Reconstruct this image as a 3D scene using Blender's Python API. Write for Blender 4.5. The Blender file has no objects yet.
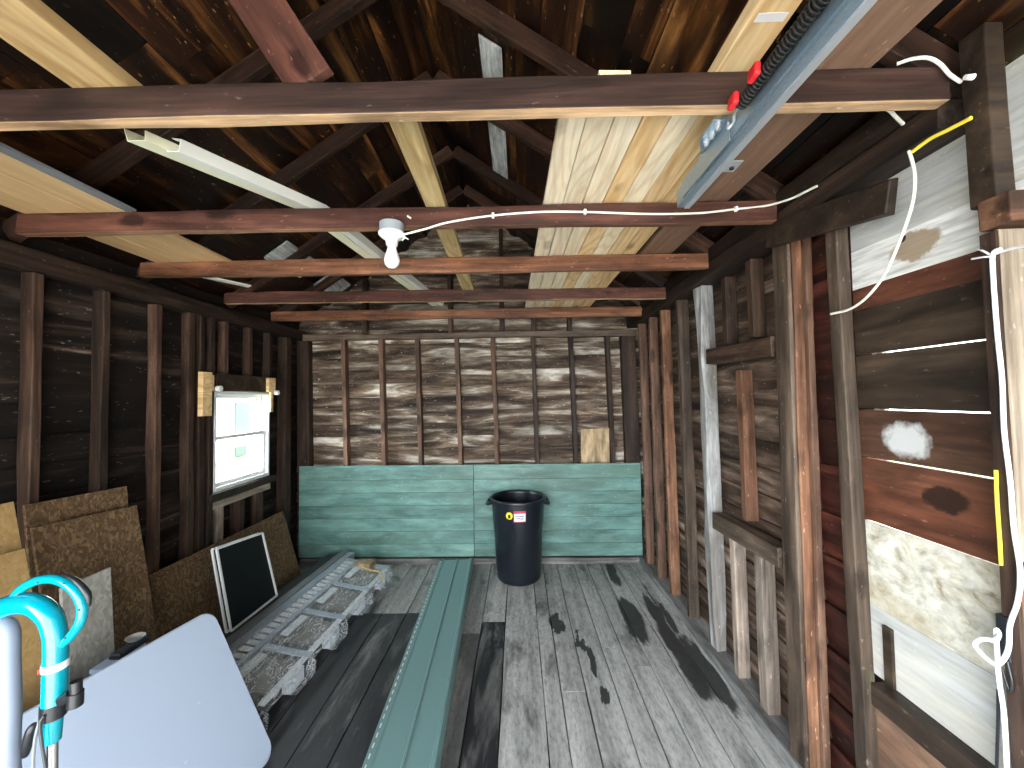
import bpy, math, random
from mathutils import Vector, Matrix, noise as mnoise
SC = bpy.context.scene
COL = SC.collection
random.seed(11)

# ------------------------------------------------------------------ camera
F = 388.0
YAW, PITCH, ROLL = .0150, .0363, .013
CAM = Vector((0, 0, 1.72))
_r = Vector((math.cos(YAW), math.sin(YAW), 0)); _f = Vector((-math.sin(YAW), math.cos(YAW), 0)); _z = Vector((0, 0, 1))
FW = _f*math.cos(PITCH) + _z*math.sin(PITCH); _u = -_f*math.sin(PITCH) + _z*math.cos(PITCH)
UP = _u*math.cos(ROLL) + _r*math.sin(ROLL); RT = _r*math.cos(ROLL) - _u*math.sin(ROLL)
cam = bpy.data.cameras.new('camera'); co = bpy.data.objects.new('camera', cam); COL.objects.link(co)
cam.sensor_fit = 'HORIZONTAL'; cam.sensor_width = 36; cam.lens = 36*F/1024; cam.clip_start = .02
m = Matrix((RT, UP, -FW)).transposed().to_4x4(); m.translation = CAM; co.matrix_world = m
SC.camera = co

# ------------------------------------------------------------------ world, sun, daylight openings, exposure
w = bpy.data.worlds.new('sky'); SC.world = w; w.use_nodes = True
nt = w.node_tree; nt.nodes.clear()
o_ = nt.nodes.new('ShaderNodeOutputWorld'); b_ = nt.nodes.new('ShaderNodeBackground'); s_ = nt.nodes.new('ShaderNodeTexSky')
s_.sky_type = 'HOSEK_WILKIE'; s_.turbidity = 6; s_.ground_albedo = .4; s_.sun_direction = (.72, -.25, .62)
mxw = nt.nodes.new('ShaderNodeMix'); mxw.data_type = 'RGBA'; mxw.inputs[0].default_value = .65
mxw.inputs[7].default_value = (.90, .97, 1.0, 1)
nt.links.new(s_.outputs[0], mxw.inputs[6]); nt.links.new(mxw.outputs[2], b_.inputs[0])
# sky brightened towards -X, an added glow that sends more light through the window
tcw = nt.nodes.new('ShaderNodeTexCoord'); sxw = nt.nodes.new('ShaderNodeSeparateXYZ'); mrw = nt.nodes.new('ShaderNodeMapRange')
nt.links.new(tcw.outputs['Generated'], sxw.inputs[0]); nt.links.new(sxw.outputs[0], mrw.inputs[0])
for k, v in ((1, -.95), (2, .15), (3, 22.0), (4, 6.2)): mrw.inputs[k].default_value = v
mrw.interpolation_type = 'SMOOTHSTEP'; nt.links.new(mrw.outputs[0], b_.inputs[1])
nt.links.new(b_.outputs[0], o_.inputs[0])
sun = bpy.data.lights.new('sun', 'SUN'); sun.energy = 22; sun.angle = .01; sun.color = (1, .93, .80)
so = bpy.data.objects.new('sun', sun); COL.objects.link(so)
so.rotation_euler = Vector((-.70, -.10, -.70)).to_track_quat('-Z', 'Y').to_euler()
def portal(name, loc, rot, sx, sy):
    l = bpy.data.lights.new(name, 'AREA'); l.shape = 'RECTANGLE'; l.size = sx; l.size_y = sy; l.cycles.is_portal = True
    o = bpy.data.objects.new(name, l); COL.objects.link(o); o.location = loc; o.rotation_euler = rot
portal('doorway_daylight', (-.4, -.98, 1.12), (math.pi/2, 0, 0), 3.2, 2.36)
portal('window_daylight', (-2.43, 3.265, 1.40), (0, -math.pi/2, 0), .80, .68)
SC.view_settings.view_transform = 'Standard'; SC.view_settings.look = 'None'
SC.view_settings.gamma = 1; SC.view_settings.use_curve_mapping = False
SC.view_settings.exposure = 1.15
SC.cycles.max_bounces = 12; SC.cycles.diffuse_bounces = 6; SC.cycles.transparent_max_bounces = 16

# ------------------------------------------------------------------ measuring: a photograph point onto a known plane of the place
def P(px, py, X=None, Y=None, Z=None):
    d = FW*F + RT*(px-512) + UP*(384-py)
    t = (X-CAM.x)/d.x if X is not None else (Y-CAM.y)/d.y if Y is not None else (Z-CAM.z)/d.z
    return CAM + d*t

# ------------------------------------------------------------------ materials
def nodes(name):
    mt = bpy.data.materials.new(name); mt.use_nodes = True
    t = mt.node_tree; t.nodes.clear()
    out = t.nodes.new('ShaderNodeOutputMaterial')
    return mt, t, out
def N(t, typ, **kw):
    n = t.nodes.new(typ)
    for k, v in kw.items(): setattr(n, k, v)
    return n
def setin(n, d):
    for k, v in d.items(): n.inputs[k].default_value = v
def math_(t, op, a, b=None, clamp=False):
    n = N(t, 'ShaderNodeMath', operation=op, use_clamp=clamp)
    for i, v in enumerate((a, b)):
        if v is None: continue
        if isinstance(v, (int, float)): n.inputs[i].default_value = v
        else: t.links.new(v, n.inputs[i])
    return n.outputs[0]
def mixc(t, fac, a, b, mode='MIX'):
    n = N(t, 'ShaderNodeMix', data_type='RGBA', blend_type=mode)
    for i, v in ((0, fac), (6, a), (7, b)):
        if isinstance(v, (int, float)): n.inputs[i].default_value = v
        elif isinstance(v, tuple): n.inputs[i].default_value = (*v[:3], 1)
        else: t.links.new(v, n.inputs[i])
    return n.outputs[2]
def ramp(t, fac, stops):
    n = N(t, 'ShaderNodeValToRGB'); e = n.color_ramp.elements
    while len(e) < len(stops): e.new(.5)
    for k, (p, c) in enumerate(stops):
        e[k].position = p; e[k].color = (*c, 1)
    t.links.new(fac, n.inputs[0]); return n.outputs[0]
def mp(t, vec, scale, loc=(0, 0, 0)):
    n = N(t, 'ShaderNodeMapping'); n.inputs[3].default_value = scale; n.inputs[1].default_value = loc
    t.links.new(vec, n.inputs[0]); return n.outputs[0]
def seed_value(t):
    at = N(t, 'ShaderNodeAttribute', attribute_name='rnd'); oi = N(t, 'ShaderNodeObjectInfo')
    return math_(t, 'ADD', math_(t, 'MULTIPLY', at.outputs['Fac'], 37.0), math_(t, 'MULTIPLY', oi.outputs['Random'], 19.0)), at, oi
def noise4(t, vec, wv, scale=1, detail=4, rough=.55, dist=0):
    n = N(t, 'ShaderNodeTexNoise', noise_dimensions='4D')
    t.links.new(vec, n.inputs['Vector']); t.links.new(wv, n.inputs['W'])
    setin(n, {'Scale': scale, 'Detail': detail, 'Roughness': rough, 'Distortion': dist}); return n.outputs['Fac']
AX = {'X': (1, 14, 14), 'Y': (14, 1, 14), 'Z': (14, 14, 1)}
def wood(name, stops, axis='X', along=.9, across=1.0, rough=.6, spec=.3, vary=.35, stain=None, stain_amt=.6, knots=0, dist=.8, detail=5, bump=.25, patches=(), rings=0, blotch=.6, fineamt=.7, specks=.45):
    mt, t, out = nodes(name)
    tc = N(t, 'ShaderNodeTexCoord').outputs['Object']; wv, at, oi = seed_value(t)
    sc = tuple((along if a == 1 else a*across) for a in AX[axis])
    g = noise4(t, mp(t, tc, sc), wv, 1, detail, .6, dist)
    col = ramp(t, g, stops)
    fine = noise4(t, mp(t, tc, tuple(v*(3 if v > along*2 else 2) for v in sc)), wv, 1.6, 3, .6, .2)
    col = mixc(t, fineamt, col, ramp(t, fine, [(.30, (.40, .40, .40)), (.52, (1, 1, 1)), (.75, (1.35, 1.35, 1.35))]), 'MULTIPLY')
    if rings:                                            # cathedral grain
        wz = N(t, 'ShaderNodeTexNoise', noise_dimensions='4D'); t.links.new(mp(t, tc, tuple((.7 if v == along else 5) for v in sc)), wz.inputs['Vector']); t.links.new(wv, wz.inputs['W'])
        setin(wz, {'Scale': 1, 'Detail': 1.5, 'Roughness': .5})
        rg_ = math_(t, 'SINE', math_(t, 'MULTIPLY', wz.outputs['Fac'], 95.0))
        col = mixc(t, math_(t, 'MULTIPLY', math_(t, 'SUBTRACT', rg_, .15, True), rings), col, tuple(c*q for c, q in zip(stops[0][1], (.85, .72, .55))))
    bl = noise4(t, mp(t, tc, tuple((2.2 if v == along else 7.0) for v in sc)), math_(t, 'ADD', wv, 5.3), 1.5, 4, .62, .7)
    col = mixc(t, blotch, col, ramp(t, bl, [(.34, (.22, .21, .20)), (.50, (.92, .92, .92)), (.68, (1.55, 1.5, 1.45))]), 'MULTIPLY')
    if stain:
        s = noise4(t, mp(t, tc, tuple(v*.22 + .6 for v in sc)), wv, 1.1, 3, .6, 1.0)
        s = math_(t, 'MULTIPLY', math_(t, 'MULTIPLY', math_(t, 'SUBTRACT', s, .48), 6.0, True), stain_amt)
        col = mixc(t, s, col, stain)
    if knots:
        v = N(t, 'ShaderNodeTexVoronoi', voronoi_dimensions='3D', feature='F1')
        off = N(t, 'ShaderNodeVectorMath', operation='ADD'); t.links.new(mp(t, tc, tuple((2.6 if q == along else 6.0) for q in sc)), off.inputs[0])
        cv = N(t, 'ShaderNodeCombineXYZ')
        for i in range(3): t.links.new(math_(t, 'MULTIPLY', wv, 1.7+i), cv.inputs[i])
        t.links.new(cv.outputs[0], off.inputs[1])
        wn_ = N(t, 'ShaderNodeTexNoise'); t.links.new(tc, wn_.inputs['Vector']); wn_.inputs['Scale'].default_value = 30
        t.links.new(off.outputs[0], v.inputs['Vector']); v.inputs['Scale'].default_value = 1
        dd = math_(t, 'ADD', v.outputs['Distance'], math_(t, 'MULTIPLY', math_(t, 'SUBTRACT', wn_.outputs['Fac'], .5), .12))
        k = math_(t, 'MULTIPLY', math_(t, 'SUBTRACT', .21, dd), 11.0, True)
        col = mixc(t, math_(t, 'MULTIPLY', k, knots), col, tuple(c*.3 for c in stops[0][1]))
    if specks:
        fl = noise4(t, mp(t, tc, tuple((30 if q == along else 75) for q in sc)), wv, 1.0, 2, .5)
        col = mixc(t, math_(t, 'MULTIPLY', math_(t, 'MULTIPLY', math_(t, 'SUBTRACT', fl, .66), 10.0, True), specks), col, tuple(min(.85, c*1.6+.08) for c in stops[-1][1]))
    var = math_(t, 'FRACT', math_(t, 'MULTIPLY', wv, 3.77))
    br = math_(t, 'ADD', math_(t, 'MULTIPLY', var, 2*vary), 1-vary)
    bc = N(t, 'ShaderNodeCombineColor')
    for i in range(3): t.links.new(br, bc.inputs[i])
    col = mixc(t, 1.0, col, bc.outputs[0], 'MULTIPLY')
    if patches:                                          # paint or rot marks with a shape of their own
        sp = N(t, 'ShaderNodeSeparateXYZ'); t.links.new(tc, sp.inputs[0])
        pn = N(t, 'ShaderNodeTexNoise'); t.links.new(tc, pn.inputs['Vector']); setin(pn, {'Scale': 22, 'Detail': 5, 'Roughness': .65})
        ws = math_(t, 'MULTIPLY', math_(t, 'SUBTRACT', pn.outputs['Fac'], .5), 1.6)
        for (cy, cz, ry, rz, pc, hard, amt) in patches:
            a = math_(t, 'POWER', math_(t, 'ABSOLUTE', math_(t, 'DIVIDE', math_(t, 'SUBTRACT', sp.outputs[1], cy), ry)), 2.0)
            b = math_(t, 'POWER', math_(t, 'ABSOLUTE', math_(t, 'DIVIDE', math_(t, 'SUBTRACT', sp.outputs[2], cz), rz)), 2.0)
            f = math_(t, 'MULTIPLY', math_(t, 'ADD', math_(t, 'SUBTRACT', 1.0, math_(t, 'ADD', a, b)), ws), hard, True)
            col = mixc(t, math_(t, 'MULTIPLY', f, amt), col, pc)
    p = N(t, 'ShaderNodeBsdfPrincipled'); t.links.new(col, p.inputs['Base Color'])
    setin(p, {'Roughness': rough, 'Specular IOR Level': spec})
    bp = N(t, 'ShaderNodeBump'); setin(bp, {'Strength': bump, 'Distance': .01})
    t.links.new(math_(t, 'ADD', g, fine), bp.inputs['Height']); t.links.new(bp.outputs[0], p.inputs['Normal'])
    t.links.new(p.outputs[0], out.inputs[0]); return mt
def plain(name, col, rough=.5, metal=0, spec=.5, bump=0, bscale=40, var=0, coat=0):
    mt, t, out = nodes(name); p = N(t, 'ShaderNodeBsdfPrincipled')
    setin(p, {'Base Color': (*col, 1), 'Roughness': rough, 'Metallic': metal, 'Specular IOR Level': spec, 'Coat Weight': coat})
    tc = N(t, 'ShaderNodeTexCoord').outputs['Object']; wv, at, oi = seed_value(t)
    n = noise4(t, tc, wv, bscale, 4, .6)
    if var:
        t.links.new(mixc(t, 1.0, col, ramp(t, n, [(.3, (1-var,)*3), (.7, (1, 1, 1))]), 'MULTIPLY'), p.inputs['Base Color'])
    if bump:
        bp = N(t, 'ShaderNodeBump'); setin(bp, {'Strength': bump, 'Distance': .005})
        t.links.new(n, bp.inputs['Height']); t.links.new(bp.outputs[0], p.inputs['Normal'])
    t.links.new(p.outputs[0], out.inputs[0]); return mt
def flakes(name, c1, c2, c3, scale=28, rough=.65):          # pressed strand board
    mt, t, out = nodes(name); p = N(t, 'ShaderNodeBsdfPrincipled')
    tc = N(t, 'ShaderNodeTexCoord').outputs['Object']; wv, at, oi = seed_value(t)
    warp = N(t, 'ShaderNodeTexNoise'); t.links.new(tc, warp.inputs['Vector']); warp.inputs['Scale'].default_value = 9
    v2 = N(t, 'ShaderNodeMix', data_type='VECTOR'); v2.inputs[0].default_value = .09
    t.links.new(tc, v2.inputs[4]); t.links.new(warp.outputs['Color'], v2.inputs[5])
    v = N(t, 'ShaderNodeTexVoronoi', voronoi_dimensions='4D'); t.links.new(mp(t, v2.outputs[1], (1.0, 1.0, .55)), v.inputs['Vector']); t.links.new(wv, v.inputs['W'])
    v.inputs['Scale'].default_value = scale
    sep = N(t, 'ShaderNodeSeparateColor'); t.links.new(v.outputs['Color'], sep.inputs[0])
    col = ramp(t, sep.outputs[0], [(0, c1), (.55, c2), (1, c3)])
    big = noise4(t, tc, wv, 5, 3, .6)
    col = mixc(t, .5, col, ramp(t, big, [(.3, (.55, .5, .45)), (.7, (1, 1, 1))]), 'MULTIPLY')
    t.links.new(col, p.inputs['Base Color']); setin(p, {'Roughness': rough, 'Specular IOR Level': .25})
    bp = N(t, 'ShaderNodeBump'); setin(bp, {'Strength': .3, 'Distance': .004}); t.links.new(sep.outputs[1], bp.inputs['Height']); t.links.new(bp.outputs[0], p.inputs['Normal'])
    t.links.new(p.outputs[0], out.inputs[0]); return mt
def glassy(name, tint, clear=.85, rough=.05, bump=0, bscale=30):
    mt, t, out = nodes(name)
    tr = N(t, 'ShaderNodeBsdfTransparent'); tr.inputs[0].default_value = (*tint, 1)
    gl = N(t, 'ShaderNodeBsdfPrincipled'); setin(gl, {'Base Color': (*tint, 1), 'Roughness': rough, 'Specular IOR Level': .9})
    mx = N(t, 'ShaderNodeMixShader')
    if bump:
        tc = N(t, 'ShaderNodeTexCoord').outputs['Object']; nz = N(t, 'ShaderNodeTexNoise'); vr = mp(t, tc, (1, .30, 1)); t.links.new(vr, nz.inputs['Vector'])
        setin(nz, {'Scale': bscale, 'Detail': 3, 'Distortion': 1.8})
        bp = N(t, 'ShaderNodeBump'); setin(bp, {'Strength': bump, 'Distance': .02}); t.links.new(nz.outputs[0], bp.inputs['Height']); t.links.new(bp.outputs[0], gl.inputs['Normal'])
        f = ramp(t, nz.outputs[0], [(.40, (.10,)*3), (.515, (.10,)*3), (.555, (.62,)*3), (.60, (.16,)*3), (.70, (.12,)*3), (.73, (.7,)*3)]); t.links.new(f, mx.inputs[0])  # whitish streaks mixed into the film imitate highlights on its wrinkles
    else: mx.inputs[0].default_value = 1-clear
    t.links.new(tr.outputs[0], mx.inputs[1]); t.links.new(gl.outputs[0], mx.inputs[2])
    t.links.new(mx.outputs[0], out.inputs[0]); return mt

DK = [(.30, (.016, .009, .006)), (.50, (.042, .023, .015)), (.72, (.10, .058, .038))]
JO = [(.28, (.030, .010, .007)), (.50, (.080, .029, .020)), (.74, (.17, .068, .046))]
JO2 = [(.28, (.055, .020, .009)), (.50, (.17, .068, .034)), (.74, (.33, .15, .080))]
M = {}
M['joist'] = wood('aged_red_brown_wood', JO, 'X', knots=.8, stain=(.05, .022, .016), stain_amt=.35, rough=.6)
M['joist_orange'] = wood('aged_orange_brown_wood', JO2, 'X', knots=.9, stain=(.05, .020, .012), stain_amt=.35, rough=.6)
M['joist_dark'] = wood('aged_dark_brown_wood', [(.28, (.014, .007, .006)), (.5, (.040, .020, .015)), (.74, (.085, .046, .034))], 'X', knots=.8, stain=(.035, .02, .017), stain_amt=.5)
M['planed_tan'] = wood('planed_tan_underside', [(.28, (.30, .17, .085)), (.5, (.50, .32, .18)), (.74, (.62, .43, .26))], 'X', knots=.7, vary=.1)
M['planed_red'] = wood('planed_red_underside', [(.28, (.09, .038, .022)), (.5, (.21, .10, .058)), (.74, (.36, .20, .12))], 'X', knots=.7, vary=.1)
M['rafter'] = wood('rafter_wood', [(.28, (.014, .006, .004)), (.5, (.044, .020, .012)), (.74, (.105, .052, .031))], 'X', knots=.5)
M['plate'] = wood('dark_plate_wood', [(.3, (.009, .006, .004)), (.5, (.024, .014, .010)), (.72, (.075, .046, .031))], 'Y', vary=.2)
M['stud_dark'] = wood('dark_stud_wood', DK, 'X', knots=.6)
M['stud_brown'] = wood('brown_stud_wood', [(.28, (.060, .030, .020)), (.5, (.15, .080, .052)), (.74, (.28, .165, .115))], 'X', knots=.7, stain=(.07, .04, .03), stain_amt=.5)
M['stud_orange'] = wood('orange_stud_wood', [(.28, (.060, .026, .015)), (.5, (.17, .080, .045)), (.74, (.36, .19, .11))], 'X', knots=.7, stain=(.08, .035, .02), stain_amt=.6)
M['stud_grey'] = wood('weathered_grey_wood', [(.28, (.12, .09, .07)), (.5, (.27, .21, .17)), (.74, (.45, .38, .32))], 'X', stain=(.14, .10, .08), stain_amt=.5)
M['jamb'] = wood('pale_brown_jamb_wood', [(.28, (.17, .125, .09)), (.5, (.29, .225, .165)), (.74, (.42, .345, .265))], 'X', blotch=.3, vary=.05)
M['post_dark'] = wood('smoky_post_wood', [(.28, (.035, .023, .016)), (.5, (.095, .064, .045)), (.74, (.22, .16, .12))], 'X', knots=.7, stain=(.03, .02, .015), stain_amt=.55)
M['stud_white'] = wood('whitewashed_wood', [(.30, (.14, .13, .12)), (.45, (.40, .39, .38)), (.7, (.66, .66, .66))], 'X', stain=(.16, .13, .11), stain_amt=.7)
M['pine'] = wood('new_pine', [(.25, (.60, .36, .15)), (.5, (.80, .56, .29)), (.75, (.90, .71, .44))], 'X', along=1.3, across=.9, knots=.7, vary=.1, rough=.5, dist=1.6, rings=.55, blotch=.12, fineamt=.25, specks=0)
M['pine_white'] = wood('pale_pine', [(.25, (.74, .58, .37)), (.5, (.88, .76, .56)), (.75, (.94, .85, .68))], 'X', along=1.3, across=.9, knots=.5, vary=.1, rough=.5, dist=1.6, rings=.45, blotch=.12, fineamt=.25, specks=0)
M['treated'] = wood('treated_pine', [(.25, (.30, .20, .08)), (.5, (.50, .37, .18)), (.75, (.64, .51, .28))], 'X', along=1.2, vary=.1, dist=1.6, knots=.4, rings=.5, blotch=.2, fineamt=.3, specks=0)
M['pine_tan'] = wood('tan_pine', [(.25, (.32, .20, .085)), (.5, (.47, .32, .15)), (.75, (.58, .42, .22))], 'X', along=1.2, vary=.05, dist=1.6, knots=.5, rings=.55, blotch=.15, fineamt=.3, specks=0)
M['tan_board'] = wood('tan_varnished_board', [(.25, (.55, .34, .16)), (.5, (.66, .44, .22)), (.75, (.74, .53, .29))], 'X', along=.5, across=.5, vary=.08, rough=.4, blotch=.1, fineamt=.15)
M['brown_plank'] = wood('brown_plank', [(.25, (.13, .072, .045)), (.5, (.20, .115, .075)), (.75, (.29, .18, .12))], 'X', vary=.1, blotch=.2, fineamt=.3)
M['siding_back'] = wood('streaked_siding', [(.36, (.018, .011, .008)), (.46, (.085, .054, .036)), (.54, (.21, .155, .11)), (.62, (.55, .49, .42)), (.76, (.80, .76, .70))], 'X', along=1.25, across=.62, vary=.3, dist=1.0, stain=(.10, .06, .04), stain_amt=.4, rough=.7)
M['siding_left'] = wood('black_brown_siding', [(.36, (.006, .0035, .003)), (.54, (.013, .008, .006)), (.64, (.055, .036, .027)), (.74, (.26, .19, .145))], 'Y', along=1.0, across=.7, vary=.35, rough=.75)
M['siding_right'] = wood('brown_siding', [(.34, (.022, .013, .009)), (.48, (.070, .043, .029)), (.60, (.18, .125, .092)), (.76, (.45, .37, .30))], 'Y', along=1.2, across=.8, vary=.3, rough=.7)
M['siding_red'] = wood('dark_red_siding', [(.3, (.011, .003, .002)), (.5, (.036, .008, .005)), (.74, (.12, .035, .022))], 'Y', along=1.2, vary=.4, rough=.55)
M['ceiling'] = wood('roof_sheathing', [(.34, (.004, .0018, .0012)), (.50, (.016, .0055, .0022)), (.60, (.10, .037, .010)), (.74, (.36, .165, .050))], 'Y', along=.8, across=.45, vary=.75, rough=.40, stain=(.008, .004, .003), stain_amt=.85, dist=1.6)
M['wall_dark'] = wood('dark_wide_board', [(.3, (.012, .008, .006)), (.5, (.034, .022, .015)), (.74, (.085, .056, .037))], 'Y', along=.9, across=.5, vary=.2, rough=.5)
M['wall_brown'] = wood('red_brown_wide_board', [(.3, (.045, .016, .010)), (.5, (.12, .042, .024)), (.74, (.22, .10, .06))], 'Y', along=.9, across=.5, vary=.15, rough=.5, stain=(.03, .015, .01), stain_amt=.6)
M['wall_pale'] = wood('worn_white_painted_board', [(.26, (.16, .12, .09)), (.36, (.58, .56, .50)), (.5, (.47, .465, .445)), (.75, (.55, .55, .54))], 'Y', along=1.6, across=.9, vary=.03, stain=(.52, .46, .35), stain_amt=.35, rough=.6, blotch=.15, fineamt=.35)
M['wall_cream'] = wood('peeling_cream_board', [(.30, (.24, .18, .11)), (.40, (.48, .43, .33)), (.52, (.62, .59, .50)), (.75, (.70, .68, .62))], 'Y', along=9, across=.8, vary=.05, stain=(.42, .35, .22), stain_amt=.6, rough=.6, dist=2, blotch=.22, fineamt=.5)
M['ply_brown'] = wood('brown_plywood', [(.3, (.16, .085, .05)), (.5, (.28, .165, .105)), (.74, (.38, .25, .17))], 'Y', along=1, across=.4, stain=(.10, .045, .03), stain_amt=.8)
M['grey_sheath'] = wood('pale_grey_painted_board', [(.3, (.45, .46, .45)), (.5, (.68, .70, .69)), (.74, (.80, .82, .81))], 'Y', along=1.4, stain=(.10, .09, .08), stain_amt=.6, vary=.1)
M['green'] = wood('worn_green_paint', [(.28, (.085, .17, .150)), (.45, (.145, .275, .245)), (.62, (.19, .345, .305)), (.8, (.27, .43, .38))], 'X', along=1.5, across=.5, vary=.10, stain=(.085, .135, .10), stain_amt=.55, rough=.42, bump=.15, blotch=.35, fineamt=.3)
M['osb'] = flakes('strand_board', (.105, .062, .031), (.165, .102, .053), (.29, .19, .105), 110)
M['osb_tan'] = flakes('tan_fibre_board', (.36, .225, .085), (.41, .265, .11), (.46, .305, .135), 90)
M['mottled'] = flakes('mottled_grey_board', (.27, .26, .23), (.34, .33, .295), (.42, .41, .375), 80)
M['white_plastic'] = plain('white_table_plastic', (.46, .54, .68), .32, bump=.03, bscale=300)
M['vinyl'] = plain('white_vinyl', (.74, .74, .68), .35)
M['vinyl_cream'] = plain('cream_vinyl', (.78, .76, .56), .4)
M['white'] = plain('white_paint', (.80, .80, .80), .4)
M['bulb'] = plain('milk_glass', (.90, .90, .90), .2)
M['box_grey'] = plain('grey_box_plastic', (.30, .33, .36), .5)
M['cable'] = plain('white_cable_jacket', (.78, .75, .68), .45)
M['cable_bright'] = plain('clean_white_cable_jacket', (.86, .87, .92), .4)
M['cable_yellow'] = plain('yellow_cable_jacket', (.80, .62, .05), .45)
M['black'] = plain('black_plastic', (.012, .013, .016), .35)
M['black_can'] = plain('black_bin_plastic', (.008, .011, .017), .34, bump=.04, bscale=200)
M['black_mesh'] = plain('black_screen', (.006, .007, .009), .6, spec=.2)
M['steel'] = plain('galvanised_steel', (.36, .47, .56), .34, metal=.75, bump=.03, bscale=120, var=.2)
M['steel_light'] = plain('zinc_plate', (.62, .66, .70), .4, metal=.7)
M['spring'] = plain('oiled_spring_steel', (.02, .019, .018), .45, metal=.4)
M['red'] = plain('red_plastic', (.62, .02, .025), .45)
M['yellow'] = plain('yellow_sticker', (.85, .70, .02), .5)
M['label_white'] = plain('label_paper', (.8, .78, .78), .5)
M['label_red'] = plain('label_red', (.62, .03, .10), .5)
M['teal'] = plain('turquoise_plastic', (.0, .27, .36), .18, coat=.6)
M['hose'] = plain('pale_grey_hose', (.22, .255, .33), .45)
M['chrome'] = plain('chromed_tube', (.75, .72, .70), .18, metal=1)
M['green_vinyl'] = plain('green_vinyl', (.185, .315, .315), .36, bump=.05, bscale=60)
M['trim_grey'] = plain('grey_trim', (.22, .235, .25), .45, var=.25, bscale=14)
M['trim_blue'] = plain('blue_grey_trim', (.33, .39, .45), .42, var=.2, bscale=14)
M['dark_trim'] = plain('dark_trim_edge', (.035, .037, .042), .5)
M['film'] = glassy('shrink_wrap', (.96, .98, 1.0), .86, .10, .6, 26)
M['pane'] = glassy('window_glass', (.97, .99, .98), .95, .02)
M['slat'] = plain('pale_plastic_slat', (.68, .70, .72), .4, var=.2, bscale=20)
M['board_grey'] = plain('grey_brown_insert', (.20, .18, .16), .6, var=.4, bscale=12)
M['strap'] = plain('yellow_strap', (.62, .45, .10), .5)
M['pale_blue'] = plain('pale_blue_plastic', (.40, .50, .66), .4)
M['silver'] = plain('silver_tray', (.62, .62, .60), .3, metal=.6)
M['concrete'] = plain('concrete_drive', (.50, .50, .49), .9, var=.25, bscale=6)
M['grass'] = plain('lawn', (.10, .17, .05), .95, var=.5, bscale=20)
M['house_white'] = plain('white_house_siding', (.80, .80, .78), .7)
M['house_teal'] = plain('teal_shutter', (.020, .036, .034), .6)
M['outer'] = plain('weathered_outer_wall', (.30, .27, .24), .9, var=.3, bscale=10)
M['card'] = wood('ochre_plywood_scrap', [(.3, (.30, .19, .10)), (.5, (.50, .36, .21)), (.74, (.66, .52, .35))], 'Z', along=2, across=.5)
M['black_void'] = plain('dark_tar_paper', (.01, .01, .01), .8)

# floor: boards with paint-dark coats and wet/oil stains of their own shape
def floor_mat():
    mt, t, out = nodes('worn_floor_boards'); p = N(t, 'ShaderNodeBsdfPrincipled')
    tc = N(t, 'ShaderNodeTexCoord').outputs['Object']; wv, at, oi = seed_value(t)
    g = noise4(t, mp(t, tc, (11, .8, 11)), wv, 1, 6, .62, .8)
    col = ramp(t, g, [(.28, (.14, .137, .132)), (.42, (.33, .322, .31)), (.58, (.48, .47, .455)), (.8, (.60, .59, .57))])
    blot = noise4(t, mp(t, tc, (3.4, 1.5, 3)), wv, 1.2, 5, .62, .9)
    col = mixc(t, math_(t, 'MULTIPLY', math_(t, 'SUBTRACT', .46, blot), 5.5, True), col, (.055, .052, .050))
    grit = noise4(t, mp(t, tc, (40, 14, 30)), wv, 1.5, 4, .7)
    col = mixc(t, .8, col, ramp(t, grit, [(.30, (.45, .45, .45)), (.5, (1, 1, 1)), (.72, (1.3, 1.3, 1.3))]), 'MULTIPLY')
    dk = N(t, 'ShaderNodeAttribute', attribute_name='coat').outputs['Fac']
    wear = noise4(t, mp(t, tc, (5, .9, 5)), wv, 1, 5, .65, .6)
    dkf = math_(t, 'MULTIPLY', dk, math_(t, 'MULTIPLY', math_(t, 'SUBTRACT', .79, wear), 4.0, True), True)
    col = mixc(t, dkf, col, (.016, .017, .021))
    wp = N(t, 'ShaderNodeTexNoise'); t.links.new(mp(t, tc, (5, 2.2, 5)), wp.inputs['Vector']); setin(wp, {'Scale': 1.5, 'Detail': 4, 'Roughness': .65})
    sp = N(t, 'ShaderNodeSeparateXYZ'); t.links.new(tc, sp.inputs[0])
    wx = math_(t, 'SUBTRACT', wp.outputs['Fac'], .5)
    x = math_(t, 'ADD', sp.outputs[0], math_(t, 'MULTIPLY', wx, .10)); y = math_(t, 'ADD', sp.outputs[1], math_(t, 'MULTIPLY', wx, .55))
    total = None
    for (cx, cy, rx, ry) in STAINS:
        a = math_(t, 'POWER', math_(t, 'DIVIDE', math_(t, 'ABSOLUTE', math_(t, 'SUBTRACT', x, cx)), rx), 2.0)
        b = math_(t, 'POWER', math_(t, 'DIVIDE', math_(t, 'ABSOLUTE', math_(t, 'SUBTRACT', y, cy)), ry), 2.0)
        f = math_(t, 'MULTIPLY', math_(t, 'SUBTRACT', 1.0, math_(t, 'ADD', math_(t, 'ADD', a, b), math_(t, 'MULTIPLY', math_(t, 'SUBTRACT', g, .5), 2.2))), 2.8, True)
        total = f if total is None else math_(t, 'MAXIMUM', total, f)
    col = mixc(t, math_(t, 'MULTIPLY', total, .92), col, (.016, .016, .017))
    t.links.new(col, p.inputs['Base Color'])
    rg = N(t, 'ShaderNodeMapRange'); setin(rg, {'To Min': .42, 'To Max': .68}); t.links.new(g, rg.inputs[0]); t.links.new(rg.outputs[0], p.inputs['Roughness'])
    p.inputs['Specular IOR Level'].default_value = .45
    bp = N(t, 'ShaderNodeBump'); setin(bp, {'Strength': .3, 'Distance': .008}); t.links.new(g, bp.inputs['Height']); t.links.new(bp.outputs[0], p.inputs['Normal'])
    t.links.new(p.outputs[0], out.inputs[0]); return mt
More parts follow.
